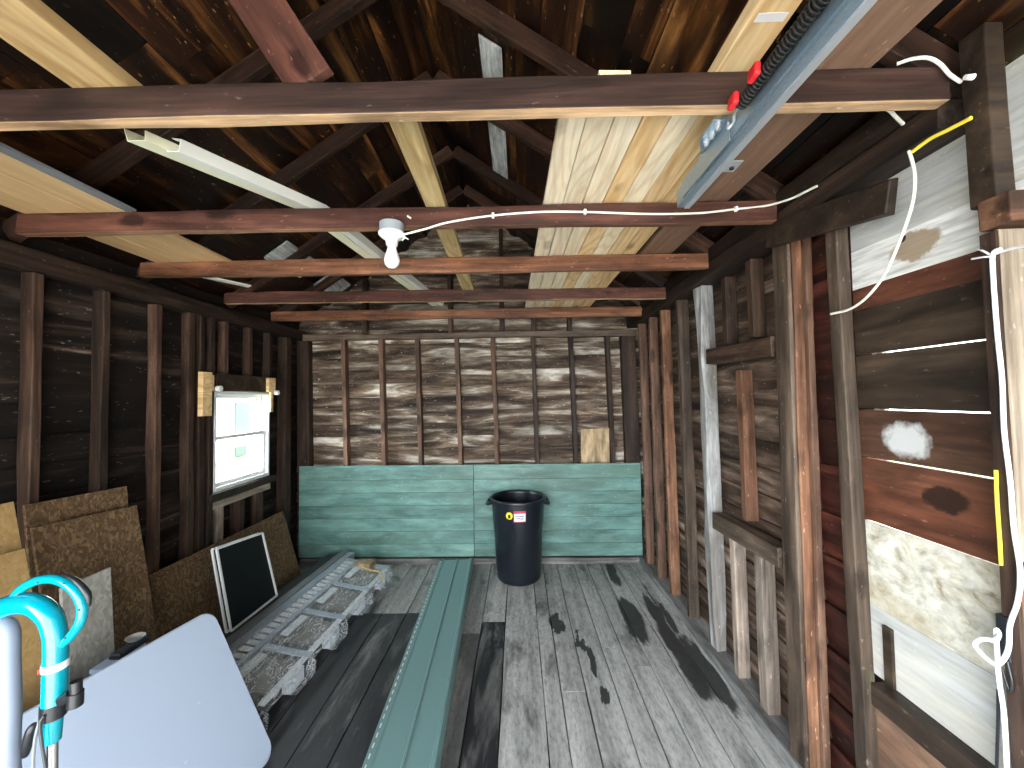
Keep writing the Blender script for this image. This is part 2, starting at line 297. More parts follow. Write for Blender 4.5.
def _fx(px, py): q = P(px, py, Z=0); return q.x, q.y
STAINS = []
for (px, py, rx, ry) in [(632, 618, .075, .33), (655, 610, .06, .26), (680, 652, .075, .45), (705, 668, .065, .42), (613, 573, .045, .28),
                         (583, 645, .022, .10), (591, 660, .025, .16), (557, 625, .07, .14), (605, 690, .03, .07), (668, 618, .03, .2), (579, 640, .03, .06)]:
    STAINS.append((*_fx(px, py), rx, ry))
M['floor'] = floor_mat()

# ------------------------------------------------------------------ mesh building
class MB:
    def __init__(s): s.v = []; s.f = []; s.r = []; s.c = []; s.m = {}
    def add(s, vs, fs, r=0., c=0.):
        b = len(s.v); s.v += [tuple(v) for v in vs]
        for f in fs: s.f.append(tuple(b+i for i in f)); s.r.append(r); s.c.append(c)
    def box(s, a, b, r=0., c=0.):
        x0, y0, z0 = a; x1, y1, z1 = b
        s.add([(x0,y0,z0),(x1,y0,z0),(x1,y1,z0),(x0,y1,z0),(x0,y0,z1),(x1,y0,z1),(x1,y1,z1),(x0,y1,z1)],
              [(0,3,2,1),(4,5,6,7),(0,1,5,4),(1,2,6,5),(2,3,7,6),(3,0,4,7)], r, c)
    def rings(s, rings, cap=True, closed=False, r=0., c=0.):
        n = len(rings[0]); vs = [v for g in rings for v in g]; fs = []
        m_ = len(rings)
        for i in range(m_ if closed else m_-1):
            j = (i+1) % m_
            for k in range(n):
                l = (k+1) % n; fs.append((i*n+k, i*n+l, j*n+l, j*n+k))
        if cap and not closed:
            fs.append(tuple(range(n-1, -1, -1))); fs.append(tuple((m_-1)*n+k for k in range(n)))
        s.add(vs, fs, r, c)
    def board(s, axis, a0, a1, b0, b1, c0, c1, seg=.18, wob=.005, tilt=0., r=0., coat=0.):
        # long board: a = length, b = height (z) range, c = thickness range; tilt shifts the lower edge in c
        n = max(1, int((a1-a0)/seg)); sd = random.random()*50; rg = []
        for i in range(n+1):
            a = a0+(a1-a0)*i/n
            wt = wob*2*mnoise.noise((a*2.3, sd, 0)); wb = wob*2*mnoise.noise((a*2.3, sd, 7)); wc = wob*1.2*mnoise.noise((a*1.7, sd, 3))
            q = [(b0+wb, c0+tilt+wc), (b0+wb, c1+tilt+wc), (b1+wt, c1+wc), (b1+wt, c0+wc)]
            rg.append([(a, c, b) if axis == 'X' else (c, a, b) for b, c in q])
        s.rings(rg, r=r, c=coat)
    def tube(s, pts, rad, n=10, smooth=True, closed=False, sub=8, r=0.):
        pts = [Vector(p) for p in pts]
        rads = rad if isinstance(rad, (list, tuple)) else [rad]*len(pts)
        if smooth and len(pts) > 2:
            q = []; qr = []; L = len(pts)
            for i in range(L if closed else L-1):
                p0 = pts[(i-1) % L] if (closed or i > 0) else pts[0]; p1 = pts[i]; p2 = pts[(i+1) % L]; p3 = pts[(i+2) % L] if (closed or i+2 < L) else pts[-1]
                for k in range(sub):
                    t = k/sub
                    q.append(.5*((2*p1)+(p2-p0)*t+(2*p0-5*p1+4*p2-p3)*t*t+(3*p1-p0-3*p2+p3)*t**3)); qr.append(rads[i]*(1-t)+rads[(i+1) % L]*t)
            if not closed: q.append(pts[-1]); qr.append(rads[-1])
            pts, rads = q, qr
        rings = []; L = len(pts); nrm = None
        for i, p in enumerate(pts):
            a = pts[(i-1) % L] if (closed or i > 0) else p; b = pts[(i+1) % L] if (closed or i < L-1) else p
            d = (b-a).normalized()
            if nrm is None: nrm = d.orthogonal().normalized()
            nrm = (nrm - d*nrm.dot(d)).normalized(); bi = d.cross(nrm)
            rings.append([p+(nrm*math.cos(2*math.pi*k/n)+bi*math.sin(2*math.pi*k/n))*rads[i] for k in range(n)])
        s.rings(rings, cap=not closed, closed=closed, r=r)
    def lathe(s, prof, n=40, center=(0, 0, 0), axis='Z', cap=True):
        cx, cy, cz = center; rg = []
        for (rr, h) in prof:
            ring = []
            for k in range(n):
                a = 2*math.pi*k/n; u, v_ = rr*math.cos(a), rr*math.sin(a)
                ring.append((cx+u, cy+v_, cz+h) if axis == 'Z' else (cx+u, cy-h, cz+v_) if axis == 'Y' else (cx+h, cy+u, cz+v_))
            rg.append(ring)
        s.rings(rg, cap=cap)
    def prism(s, poly, d):           # polygon (3-D points) swept by vector d
        d = Vector(d); s.rings([[Vector(p) for p in poly], [Vector(p)+d for p in poly]])
    def build(s, name, mat, parent=None, origin=None, smooth=False, bevel=0., mats=None):
        og = Vector(origin) if origin is not None else Vector((0, 0, 0))
        me = bpy.data.meshes.new(name); me.from_pydata([Vector(v)-og for v in s.v], [], s.f); me.update()
        import bmesh
        bm = bmesh.new(); bm.from_mesh(me); bmesh.ops.recalc_face_normals(bm, faces=bm.faces); bm.to_mesh(me); bm.free()
        a = me.attributes.new('rnd', 'FLOAT', 'FACE'); a.data.foreach_set('value', s.r)
        if any(s.c):
            a = me.attributes.new('coat', 'FLOAT', 'FACE'); a.data.foreach_set('value', s.c)
        me.materials.append(M[mat] if isinstance(mat, str) else mat)
        if smooth: me.polygons.foreach_set('use_smooth', [True]*len(me.polygons))
        o = bpy.data.objects.new(name, me); COL.objects.link(o); o.location = og
        if parent is not None:
            o.parent = parent; pw = parent; off = Vector((0, 0, 0))
            while pw is not None: off += pw.location; pw = pw.parent
            o.location = og - off
        if bevel:
            b = o.modifiers.new('bevel', 'BEVEL'); b.width = bevel; b.segments = 2; b.limit_method = 'ANGLE'; b.angle_limit = .6
        if smooth:
            e = o.modifiers.new('edge', 'EDGE_SPLIT'); e.split_angle = .7
        return o
def tag(o, label, cat, group=None):
    o['label'] = label; o['category'] = cat
    if group: o['group'] = group
    return o
def struct(o): o['kind'] = 'structure'; return o
def empty(name, loc, label, cat, group=None):
    o = bpy.data.objects.new(name, None); COL.objects.link(o); o.location = loc; o.empty_display_size = .05
    return tag(o, label, cat, group)
def beam(name, p0, p1, wdt, hgt, mat, side=None, seg=.22, wob=.0035, bevel=.004, parent=None, under=None):
    # squared timber from p0 to p1; side = direction of its width; local X runs along the grain
    p0, p1 = Vector(p0), Vector(p1); ax = (p1-p0); L = ax.length; ax.normalize()
    sd = Vector(side if side is not None else (0, 1, 0)); sd = (sd-ax*sd.dot(ax)).normalized(); up = ax.cross(sd)
    n = max(1, int(L/seg)); s0 = random.random()*90; rg = []
    for i in range(n+1):
        x = -L/2+L*i/n; q = []
        for k, (a, b) in enumerate(((-1, -1), (1, -1), (1, 1), (-1, 1))):
            q.append((x, a*wdt/2+wob*2*mnoise.noise((x*2, s0, k*5)), b*hgt/2+wob*2*mnoise.noise((x*2, s0+9, k*5))))
        rg.append(q)
    m_ = MB(); m_.rings(rg, r=random.random()); o = m_.build(name, mat, bevel=bevel)
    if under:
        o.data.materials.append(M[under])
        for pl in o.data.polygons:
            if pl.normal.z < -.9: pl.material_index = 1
    mw = Matrix((ax, sd, up)).transposed().to_4x4(); mw.translation = (p0+p1)/2
    if parent is not None:
        o.parent = parent; o.matrix_parent_inverse = Matrix.Identity(4); mw = Matrix.Translation(-parent.location) @ mw
    o.matrix_basis = mw
    return o
def slab(name, quad, th, mat, normal=None, parent=None, bevel=.002, origin=None):
    # thick sheet from four (or more) corner points, thickness going along normal (away from the seen face)
    q = [Vector(p) for p in quad]; n = (q[1]-q[0]).cross(q[2]-q[1]).normalized()
    if normal is not None and n.dot(Vector(normal)) < 0: n = -n
    m_ = MB(); m_.prism(q, n*th)
    for i in range(len(m_.r)): m_.r[i] = random.random() if i == 0 else m_.r[0]
    og = origin if origin is not None else min(q, key=lambda p: p.z)
    return m_.build(name, mat, parent, og, bevel=bevel)

XL, XR, YB, YF = -2.31, 1.26, 4.12, -1.0          # stud faces of the room, front wall line
RIDX, RIDZ, EAVL, EAVR = -.53, 3.86, (-2.42, 2.56), (1.34, 2.60)   # roof underside
def roofz(x):
    return EAVL[1]+(x-EAVL[0])*(RIDZ-EAVL[1])/(RIDX-EAVL[0]) if x < RIDX else EAVR[1]+(EAVR[0]-x)*(RIDZ-EAVR[1])/(EAVR[0]-RIDX)

# ------------------------------------------------------------------ the ground outside
g = MB(); g.box((-14, -16, -.20), (14, -1.12, -.10)); struct(g.build('driveway', 'concrete'))
g = MB(); g.box((-14, -1.12, -.20), (-2.6, 14, -.12)); g.box((1.6, -1.12, -.20), (14, 14, -.12)); g.box((-2.6, 4.5, -.2), (1.6, 14, -.12)); struct(g.build('lawn', 'grass'))

# ------------------------------------------------------------------ floor
edges = [-2.44, -2.24, -2.06, -1.87, -1.68, -1.50, -1.31, -1.12, -.92, -.72, -.51, -.30, -.12, .125, .23, .375, .55, .685, .825, .98, 1.12, 1.26, 1.42]
fm = MB()
for i in range(len(edges)-1):
    x0, x1 = edges[i]+.003, edges[i+1]-.003
    xm = (x0+x1)/2
    cuts = [-1.08] + sorted(random.uniform(0, 4) for _ in range(2)) + [4.34]
    if abs(xm+.0) < .12 : cuts = [-1.08, 3.14, 4.34]
    if -1.9 < xm < -.31: cuts = [-1.08, 1.2+.3*(i % 3), 3.18 if xm < -.5 else 2.9, 4.34]
    if -.30 < xm < -.12: cuts = [-1.08, 1.4, 3.05, 4.34]
    for j in range(len(cuts)-1):
        coat = 0.
        if xm < -.31 and j < len(cuts)-2: coat = .95 if xm < -.45 else .7
        elif xm < -.31: coat = .25
        if -.30 < xm < -.12 and j < 2: coat = 1.0
        y0, y1 = cuts[j]+.002, cuts[j+1]-.002
        dz = random.uniform(-.004, .002)
        n = max(1, int((y1-y0)/.4)); rg = []; sd = random.random()*99
        for k in range(n+1):
            y = y0+(y1-y0)*k/n; e = .004*mnoise.noise((y*1.5, sd, 1)); h = dz+.004*mnoise.noise((y*.8, sd, 2))
            rg.append([(x0+e, y, -.03), (x1+e, y, -.03), (x1+e, y, h), (x0+e, y, h)])
        fm.rings(rg, r=random.random(), c=max(coat, .0001))
fo = struct(fm.build('floor', 'floor', bevel=.002))
g = MB(); g.box((-2.46, -1.1, -.11), (1.46, 4.36, -.035)); struct(g.build('trim_1', 'black_void'))

# ------------------------------------------------------------------ walls
def rows(z0, z1, h):
    z = z0
    while z < z1: yield z, min(z+h*random.uniform(.95, 1.05), z1); z += h
wb = MB()
for z0, z1 in rows(.0, 3.80, .145):
    if (z0+z1)/2 < 2.5: a0, a1 = -2.42, 1.40
    else:
        k = (z0+z1)/2
        a0 = max(-2.42, EAVL[0]+(k-EAVL[1])*(RIDX-EAVL[0])/(RIDZ-EAVL[1])); a1 = min(1.40, EAVR[0]-(k-EAVR[1])*(EAVR[0]-RIDX)/(RIDZ-EAVR[1]))
    if a1-a0 > .1: wb.board('X', a0, a1, z0-.012, z1+.010, YB+.092, YB+.110, wob=.007, tilt=.016, seg=.12, r=random.random())
struct(wb.build('wall_back', 'siding_back'))
g = MB(); g.box((-2.5, YB+.15, -.1), (1.5, YB+.17, 2.56)); g.prism([(-2.5, YB+.15, 2.55), (1.45, YB+.15, 2.55), (RIDX, YB+.15, 3.9)], (0, .02, 0)); struct(g.build('wall_outer', 'outer'))
# left wall with the window opening
WY0, WY1, WZ0, WZ1 = 2.93, 3.59, 1.035, 1.80
wl = MB()
for z0, z1 in rows(.0, 2.56, .155):
    segs = [(-1.05, 4.22)] if z1 < WZ0+.03 or z0 > WZ1-.03 else [(-1.05, WY0), (WY1, 4.22)]
    r_ = random.random()
    for a0, a1 in segs: wl.board('Y', a0, a1, z0-.012, z1+.010, XL-.092, XL-.110, wob=.006, tilt=-.016, r=r_+.01)
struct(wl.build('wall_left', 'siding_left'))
g = MB()
for a, b in (((-1.05, -.1), (WY0, 2.6)), ((WY1, -.1), (4.27, 2.6)), ((WY0, -.1), (WY1, WZ0)), ((WY0, WZ1), (WY1, 2.6))):
    g.box((XL-.15, a[0], a[1]), (XL-.135, b[0], b[1]))
struct(g.build('wall_outer_left', 'outer'))
# right wall: clapboards beyond the wide-board bay
wr = MB()
for z0, z1 in rows(.0, 2.62, .145):
    wr.board('Y', 1.78, 4.22, z0-.012, z1+.010, XR+.092, XR+.110, wob=.006, tilt=.016, r=random.random())
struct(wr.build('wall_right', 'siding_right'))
wr = MB()
for z0, z1 in rows(.0, 2.62, .20):
    wr.board('Y', 1.50, 1.78, z0-.004, z1+.012, XR+.080, XR+.100, wob=.003, tilt=.02, r=random.random())
struct(wr.build('wall_right_recess', 'siding_red', bevel=.002))
g = MB(); g.box((XR+.135, 1.50, -.1), (XR+.15, 4.27, 2.66)); struct(g.build('wall_outer_right', 'outer'))
# front wall around the open doorway, behind the camera
g = MB(); g.box((-2.45, -1.1, -.1), (-1.98, -1.0, 2.6)); g.box((1.18, -1.1, -.1), (1.40, -1.0, 2.6)); g.box((-1.98, -1.1, 2.3), (1.18, -1.0, 2.6))
g.prism([(-2.5, -1.1, 2.6), (1.45, -1.1, 2.6), (RIDX, -1.1, 3.9)], (0, .1, 0)); struct(g.build('wall_front', 'stud_dark'))

# ------------------------------------------------------------------ roof sheathing
ce = MB()
for side in (0, 1):
    e = EAVL if side == 0 else EAVR
    a = Vector((e[0], 0, e[1])); b = Vector((RIDX, 0, RIDZ)); a = a+(a-b)*.10
    L = (b-a).length; d = (b-a)/L; nrm = Vector((-d.z, 0, d.x)) if side == 0 else Vector((d.z, 0, -d.x))
    s = 0
    while s < L-.02:
        wd = random.choice((.14, .17, .20, .22)); s1 = min(s+wd, L)
        cuts = [-1.15, random.uniform(.6, 2.0), random.uniform(2.4, 3.6), 4.32]
        for j in range(3):
            o0 = random.uniform(0, .006)
            p = a+d*(s+.002)+nrm*o0; q = a+d*(s1-.002)+nrm*(o0+random.uniform(-.002, .002))
            rg = [[(v.x, y, v.z) for v in (p, q, q+nrm*.02, p+nrm*.02)] for y in (cuts[j]+.001, cuts[j+1]-.001)]
            ce.rings(rg, r=random.random())
        s = s1
struct(ce.build('ceiling', 'ceiling'))
g = MB()
for e in (EAVL, EAVR):
    a = Vector((e[0], 0, e[1])); b = Vector((RIDX, 0, RIDZ)); a = a+(a-b)*.14; up = Vector((0, 0, .045))
    g.prism([(a.x, -1.2, a.z+.045), (b.x, -1.2, b.z+.045), (b.x, -1.2, b.z+.075), (a.x, -1.2, a.z+.075)], (0, 5.6, 0))
struct(g.build('roof', 'black_void'))
# pale painted sheathing boards that show among the dark ones
def roof_board(x0, x1, y0, y1, label):
    def pt(x, y, dz): return Vector((x, y, roofz(x)-dz))
    m_ = MB(); m_.rings([[pt(x0, y, .004), pt(x1, y, .004), pt(x1, y, .022), pt(x0, y, .022)] for y in (y0, y1)], r=random.random())
    return tag(m_.build('roof_board', 'grey_sheath', origin=pt(x0, y0, .02)), label, 'board', 'pale boards nailed under the roof')
roof_board(-1.98, -1.80, 2.98, 3.48, 'pale grey roof board patch above the left ends of the far joists, nearer one')
roof_board(-1.98, -1.80, 3.72, 4.14, 'pale grey roof board patch above the left ends of the far joists, farther one')
roof_board(-.18, -.06, 1.95, 3.15, 'narrow pale grey board just under the roof ridge')

# ------------------------------------------------------------------ plates
def trim(n, a, b, mat, wob=.004):
    m_ = MB(); ax = 'X' if (b[0]-a[0]) > (b[1]-a[1]) else 'Y'
    if ax == 'X': m_.board('X', a[0], b[0], a[2], b[2], a[1], b[1], wob=wob, r=random.random())
    else: m_.board('Y', a[1], b[1], a[2], b[2], a[0], b[0], wob=wob, r=random.random())
    return struct(m_.build('trim_%d' % n, mat, bevel=.004))
trim(2, (XL-.10, -1.0, 2.36), (XL+.0, 4.21, 2.465), 'plate')
trim(3, (1.19, 1.08, 2.46), (1.35, 4.21, 2.545), 'plate'); trim(4, (1.19, 1.08, 2.549), (1.35, 4.21, 2.635), 'plate')
M['plate_x'] = wood('back_plate_wood', [(.3, (.06, .042, .03)), (.5, (.13, .09, .065)), (.72, (.26, .20, .15))], 'X', vary=.1)
trim(5, (XL, YB, 2.37), (1.26, YB+.09, 2.43), 'plate_x')
M['sole'] = wood('grey_sole_wood', [(.3, (.10, .095, .09)), (.5, (.20, .195, .19)), (.72, (.32, .31, .30))], 'Y', vary=.1)
trim(6, (1.23, 1.05, .0), (1.40, 4.21, .055), 'sole')
M['sole_x'] = wood('grey_sole_wood_back', [(.3, (.08, .075, .07)), (.5, (.18, .17, .16)), (.72, (.34, .33, .31))], 'X', vary=.1)
trim(7, (XL, YB-.035, .0), (1.23, YB+.09, .06), 'sole_x')
trim(8, (XL-.10, -1.0, .0), (XL, 4.21, .06), 'plate')

# ------------------------------------------------------------------ studs
ORD = ['first', 'second', 'third', 'fourth', 'fifth', 'sixth', 'seventh', 'eighth', 'ninth', 'tenth']
BACK = [344, 382, 418.5, 458.5, 495, 535.5, 574, 611]
for i, px in enumerate(BACK):
    q = P(px, 405, Y=YB); z0, z1 = .06, 2.37
    b = Vector((q.x+.025*(q.z-z0), YB+.045, z0)); t_ = Vector((q.x-.025*(z1-q.z), YB+.045, z1))
    o = beam('wall_stud', b, t_, .044, .09, 'stud_brown' if i in (0, 1, 2, 3, 4) else 'stud_dark', side=(1, 0, 0))
    tag(o, 'brown upright stud of the back wall above the green boarding, %s from the left corner' % ORD[i], 'stud', 'studs of the back wall')
for px, wd, lab in ((303, .13, 'dark corner post at the left end of the back wall'), (632, .15, 'dark corner post at the right end of the back wall')):
    q = P(px, 405, Y=YB)
    o = beam('corner_post', (q.x+.02, YB+.052, .06), (q.x-.02, YB+.052, 2.37), wd, .09, 'stud_dark', side=(1, 0, 0)); tag(o, lab, 'post')
for i, px in enumerate((364, 450, 502, 534, 570)):
    q = P(px, 328, Y=YB)
    o = beam('gable_stud', (q.x, YB+.045, 2.43), (q.x, YB+.045, roofz(q.x)-.06), .045, .085, 'stud_dark', side=(1, 0, 0))
    tag(o, 'short dark gable stud above the back wall plate, %s from the left' % ORD[i], 'stud', 'studs of the back gable')
LEFT = [(34, .042, 'stud_dark', 'dark stud of the left wall nearest the camera, above the tan boards'), (103.5, .042, 'stud_dark', 'stud of the left wall rising behind the two tall strand boards, second from the camera'),
        (157, .042, 'stud_brown', 'reddish stud of the left wall just past the tall strand boards'), (190, .05, 'stud_dark', 'first half of the double post on the left wall before the window'), (201, .05, 'stud_dark', 'second half of the double post on the left wall before the window')]
for px, wd, mat, lab in LEFT:
    y = P(px, 400, X=XL-.03).y
    o = beam('wall_stud', (XL-.035, y, .06), (XL-.035-.02, y, 2.36), wd, .062, mat, side=(0, 1, 0)); tag(o, lab, 'stud', 'studs of the left wall')
for px, wd, lab in ((223.5, .045, 'nearest short stud above the window, orange brown'), (248, .045, 'middle short stud above the window, dark brown'), (268, .05, 'farthest short stud above the window, greyish')):
    y = P(px, 350, X=XL-.03).y
    o = beam('cripple_stud', (XL-.035, y, WZ1+.145), (XL-.035, y, 2.36), wd, .06, 'stud_brown' if px < 230 else 'stud_dark', side=(0, 1, 0)); tag(o, lab, 'stud', 'short studs above the window')
y = P(289, 400, X=XL).y
o = beam('wall_stud', (XL-.045, y, .06), (XL-.05, y, 2.36), .09, .09, 'stud_dark', side=(0, 1, 0)); tag(o, 'dark stud of the left wall between the window and the back corner', 'stud', 'studs of the left wall')
for k, px in enumerate((222, 243, 262)):
    y = P(px, 520, X=XL).y
    o = beam('cripple_stud', (XL-.05, y, .06), (XL-.05, y, WZ0-.13), .06, .085, 'stud_grey' if k == 0 else 'stud_dark', side=(0, 1, 0))
    tag(o, ['nearest', 'middle', 'farthest'][k]+' short stud below the window, partly hidden by the low strand board', 'stud', 'short studs below the window')

RIGHT = [(646.5, .04, 'stud_brown', 'first stud of the right wall from the back corner'), (657.5, .045, 'stud_brown', 'second stud of the right wall from the back corner'),
         (670, .045, 'stud_orange', 'third stud of the right wall from the back corner, light orange brown'), (687.5, .045, 'post_dark', 'fourth stud of the right wall, just behind the whitewashed post'),
         (710.5, .075, 'stud_white', 'knobbly whitewashed grey post of the right wall')]
for px, wd, mat, lab in RIGHT:
    y = P(px, 450, X=XR+.03).y
    o = beam('wall_stud', (XR+.043, y, .055), (XR+.018, y, 2.46), wd, .078, mat, side=(0, 1, 0), wob=.012 if 'white' in mat else .004); tag(o, lab, 'stud', 'studs of the right wall')
# triple post
ty0, ty1 = P(795, 450, X=XR-.01).y, P(779.5, 450, X=XR-.01).y
for xa, dd, ya, yb, mat, lab in ((XR-.004, .018, ty0+.004, ty1, 'post_dark', 'grey inner facing board of the triple post on the right wall'), (XR+.043, .072, ty0, ty1-.006, 'stud_orange', 'orange brown main timber of the triple post on the right wall'), (XR+.062, .03, ty0-.028, ty0-.003, 'stud_brown', 'thin near strip of the triple post on the right wall')):
    o = beam('wall_stud', (xa-.004, (ya+yb)/2, .055), (xa+.004, (ya+yb)/2, 2.46), yb-ya, dd, mat, side=(0, 1, 0), wob=.002); tag(o, lab, 'stud', 'studs of the right wall')
py0, py1 = P(850, 450, X=XR-.02).y, P(838, 450, X=XR-.02).y
o = beam('wall_stud', (XR+.018, (py0+py1)/2, .055), (XR-.014, (py0+py1)/2, 2.40), py1-py0, .046, 'post_dark', side=(0, 1, 0), wob=.002); tag(o, 'broad grey brown post on the right wall beside the wide boards', 'stud', 'studs of the right wall')
# upper and lower rails between white post and triple post, with short studs
def rail(name, a, b, hh, mat, lab, X=XR+.02):
    p, q = P(*a, X=X), P(*b, X=X)
    o = beam(name, p, q, .075, hh, mat, side=(1, 0, 0)); return tag(o, lab, 'beam')
rail('wall_rail', (712, 357), (779, 346), .10, 'stud_dark', 'dark horizontal rail high on the right wall between white post and triple post')
rail('wall_rail', (718, 520), (786, 558), .10, 'post_dark', 'grey horizontal rail low on the right wall between white post and triple post')
for k, (px, ya, yb, wd, mat, lab) in enumerate(((728, 278, 345, .05, 'stud_dark', 'far short stud above the dark rail on the right wall'), (754, 260, 338, .05, 'stud_dark', 'near short stud above the dark rail on the right wall'),
        (744, 370, 520, .05, 'stud_orange', 'blotchy orange stud between the two rails of the right wall'),
        (737, 535, 683, .05, 'stud_grey', 'far short pale stud below the grey rail on the right wall'), (764, 555, 733, .065, 'stud_grey', 'near short pale stud below the grey rail, wider one'))):
    a, b = P(px, ya, X=XR+.045), P(px+ (5 if yb-ya > 100 else 2), yb, X=XR+.045); b.z = max(b.z, .056)
    o = beam('short_stud', (XR+.05, a.y, b.z), (XR+.045, a.y, a.z), wd, .07, mat, side=(0, 1, 0)); tag(o, lab, 'stud', 'short studs of the right wall')
# bent dark header above the near right posts
a, b = P(770, 236, X=1.19), P(893, 196, X=1.19)
o = beam('header_board', a, b, .03, .11, 'wall_dark', side=(1, 0, 0)); tag(o, 'dark crooked header board under the right plate, left of the white planks', 'board')

# wide boards of the near right bay, daylight showing through the gaps between them
XB = XR+.034
def bay(zpx, dz=0): return P(930, zpx, X=XB).z
Z = [bay(118), bay(219.5), bay(266), bay(292), bay(346.5), bay(411), bay(468), bay(542), bay(638), bay(716)]
specs = [('wall_pale', 'upper whitewashed plank high on the right wall', 0), ('wall_pale', 'lower whitewashed plank high on the right wall, with a brown rot patch', 1), ('wall_brown', 'narrow dark red brown plank under the whitewashed planks', 2),
         ('wall_dark', 'dark plank of the right wall below the narrow red brown one', 3), ('wall_dark', 'nearly black wide plank in the middle of the right wall', 4), ('wall_brown', 'brown plank with a sprayed white paint cloud', 5),
         ('wall_brown', 'red brown plank with a large knot, above the cream boards', 6), ('wall_cream', 'peeling cream painted board low on the right wall', 7), ('wall_pale', 'white painted board with a dark notch low on the right wall', 8)]
ytop = [0, .0, .0, .005, .005, .006, .005, .0015, .001]
def pyz(px, py, zb): q = P(px, py, X=XB); return q.y-1.2, q.z-zb
c0 = pyz(915, 245, Z[2]); c1 = pyz(906, 440, Z[6]); c2 = pyz(945, 500, Z[7]); c3 = pyz(902, 239, Z[2])
M['plank_rot'] = wood('whitewashed_rotten_plank', [(.26, (.16, .12, .09)), (.36, (.58, .56, .50)), (.5, (.80, .79, .76)), (.75, (.88, .88, .86))], 'Y', along=1.6, across=.9, vary=.05, stain=(.44, .38, .28), stain_amt=.5, blotch=.2, fineamt=.6, patches=[(c0[0], c0[1], .085, .05, (.30, .20, .11), 3, .85), (c3[0], c3[1], .014, .012, (.02, .012, .008), 6, 1)])
M['plank_cloud'] = wood('sprayed_brown_plank', [(.3, (.030, .014, .009)), (.5, (.075, .034, .021)), (.74, (.15, .08, .05))], 'Y', along=.9, across=.5, vary=.1, rough=.5, patches=[(c1[0], c1[1], .088, .068, (.58, .58, .57), 1.6, .9)])
M['plank_knot'] = wood('knotty_red_brown_plank', [(.3, (.045, .016, .010)), (.5, (.13, .045, .024)), (.74, (.22, .10, .06))], 'Y', along=.9, across=.5, vary=.1, rough=.5, patches=[(c2[0], c2[1], .07, .045, (.018, .008, .006), 2.5, .9)])
specs[1] = ('plank_rot',)+specs[1][1:]; specs[5] = ('plank_cloud',)+specs[5][1:]; specs[6] = ('plank_knot',)+specs[6][1:]
for k, (mt, lab, i) in enumerate(specs):
    m_ = MB(); m_.board('Y', -1.0, 1.499, Z[i+1]+ytop[i]*.5, Z[i]-ytop[i-1]*.5 if i else Z[i], XB, XB+.018, wob=.0012, r=random.random())
    o = m_.build('wall_plank', mt, origin=(XB, 1.2, Z[i+1])); tag(o, lab, 'plank', 'wide planks of the near right wall')
m_ = MB(); m_.box((XB-.0, -1.0, -.02), (XB+.015, 1.499, Z[9]-.08)); o = m_.build('plywood_sheet', 'ply_brown', origin=(XB, 1.2, .0)); tag(o, 'brown stained plywood panel at the foot of the near right wall', 'panel')
m_ = MB(); m_.board('Y', 1.0, 1.44, Z[9]-.078, Z[9]-.002, XB-.05, XB+.012, wob=.004, r=.3); o = m_.build('ledge_board', 'wall_dark', origin=(XB, 1.2, Z[9]-.04)); tag(o, 'dark ledge board below the white board on the right wall', 'board')
a = P(889, 650, X=XB)
m_ = MB(); m_.box((XB-.012, a.y-.022, Z[9]-.0), (XB-.0008, a.y+.010, P(889, 627, X=XB).z)); o = m_.build('wood_peg', 'wall_dark', origin=(XB, a.y, Z[9])); tag(o, 'short dark upright strip against the white board low on the right wall', 'strip')
# near jamb posts
o = beam('jamb_board', (1.282, .98, 1.31), (1.275, .98, 2.125), .16, .032, 'jamb', side=(1, 0, 0)); tag(o, 'pale tan upper jamb board at the right edge under the orange beam end', 'board')
o = beam('jamb_strip', (1.196, .981, .0), (1.1905, .981, 2.12), .008, .034, 'stud_dark', side=(1, 0, 0), wob=.0005, bevel=.001); tag(o, 'dark narrow strip on the inner edge of the jamb boards behind the white cable', 'strip')
o = beam('jamb_board', (1.287, .98, .0), (1.282, .98, 1.305), .16, .032, 'stud_orange', side=(1, 0, 0)); tag(o, 'red brown lower jamb board at the right edge behind the white cable', 'board')
o = beam('jamb_post', (1.228, 1.0, 2.2), (1.222, 1.0, 2.66), .05, .06, 'wall_dark', side=(1, 0, 0)); tag(o, 'black post section above the orange beam end at the right edge', 'post')
o = beam('beam_end', (1.185, .965, 2.165), (1.42, .965, 2.175), .07, .075, 'stud_orange', side=(0, 1, 0)); tag(o, 'orange brown horizontal beam end at the right edge on the jamb post', 'beam')

# ------------------------------------------------------------------ joists and rafters
JY = [1.02, 1.71, 2.35, 3.09, 3.69]
JZ = [((-3, 2.50), (1.16, 2.497)), ((-2.28, 2.500), (1.16, 2.490)), ((-2.34, 2.503), (1.17, 2.495)), ((-2.38, 2.518), (1.21, 2.500)), ((-2.38, 2.496), (1.21, 2.487))]
jl = ['nearest ceiling joist, dark with pale underside and a big knot', 'second ceiling joist from the camera, carrying the lamp and its cable', 'third ceiling joist from the camera, red brown with two dark knots', 'fourth ceiling joist from the camera', 'farthest ceiling joist, in front of the back wall']
for i, y in enumerate(JY):
    (xa, za), (xb, zb) = JZ[i]; xa = max(xa, -2.38)
    o = beam('ceiling_joist', (xa, y+.02, za+.046), (xb, y+.02, zb+.046), .042, .092, ('joist_dark', 'joist', 'joist_orange', 'joist', 'joist_orange')[i], side=(0, 1, 0), under=('planed_tan', 'planed_red', 'planed_red', 'planed_tan', 'planed_red')[i]); tag(o, jl[i], 'joist', 'ceiling joists')
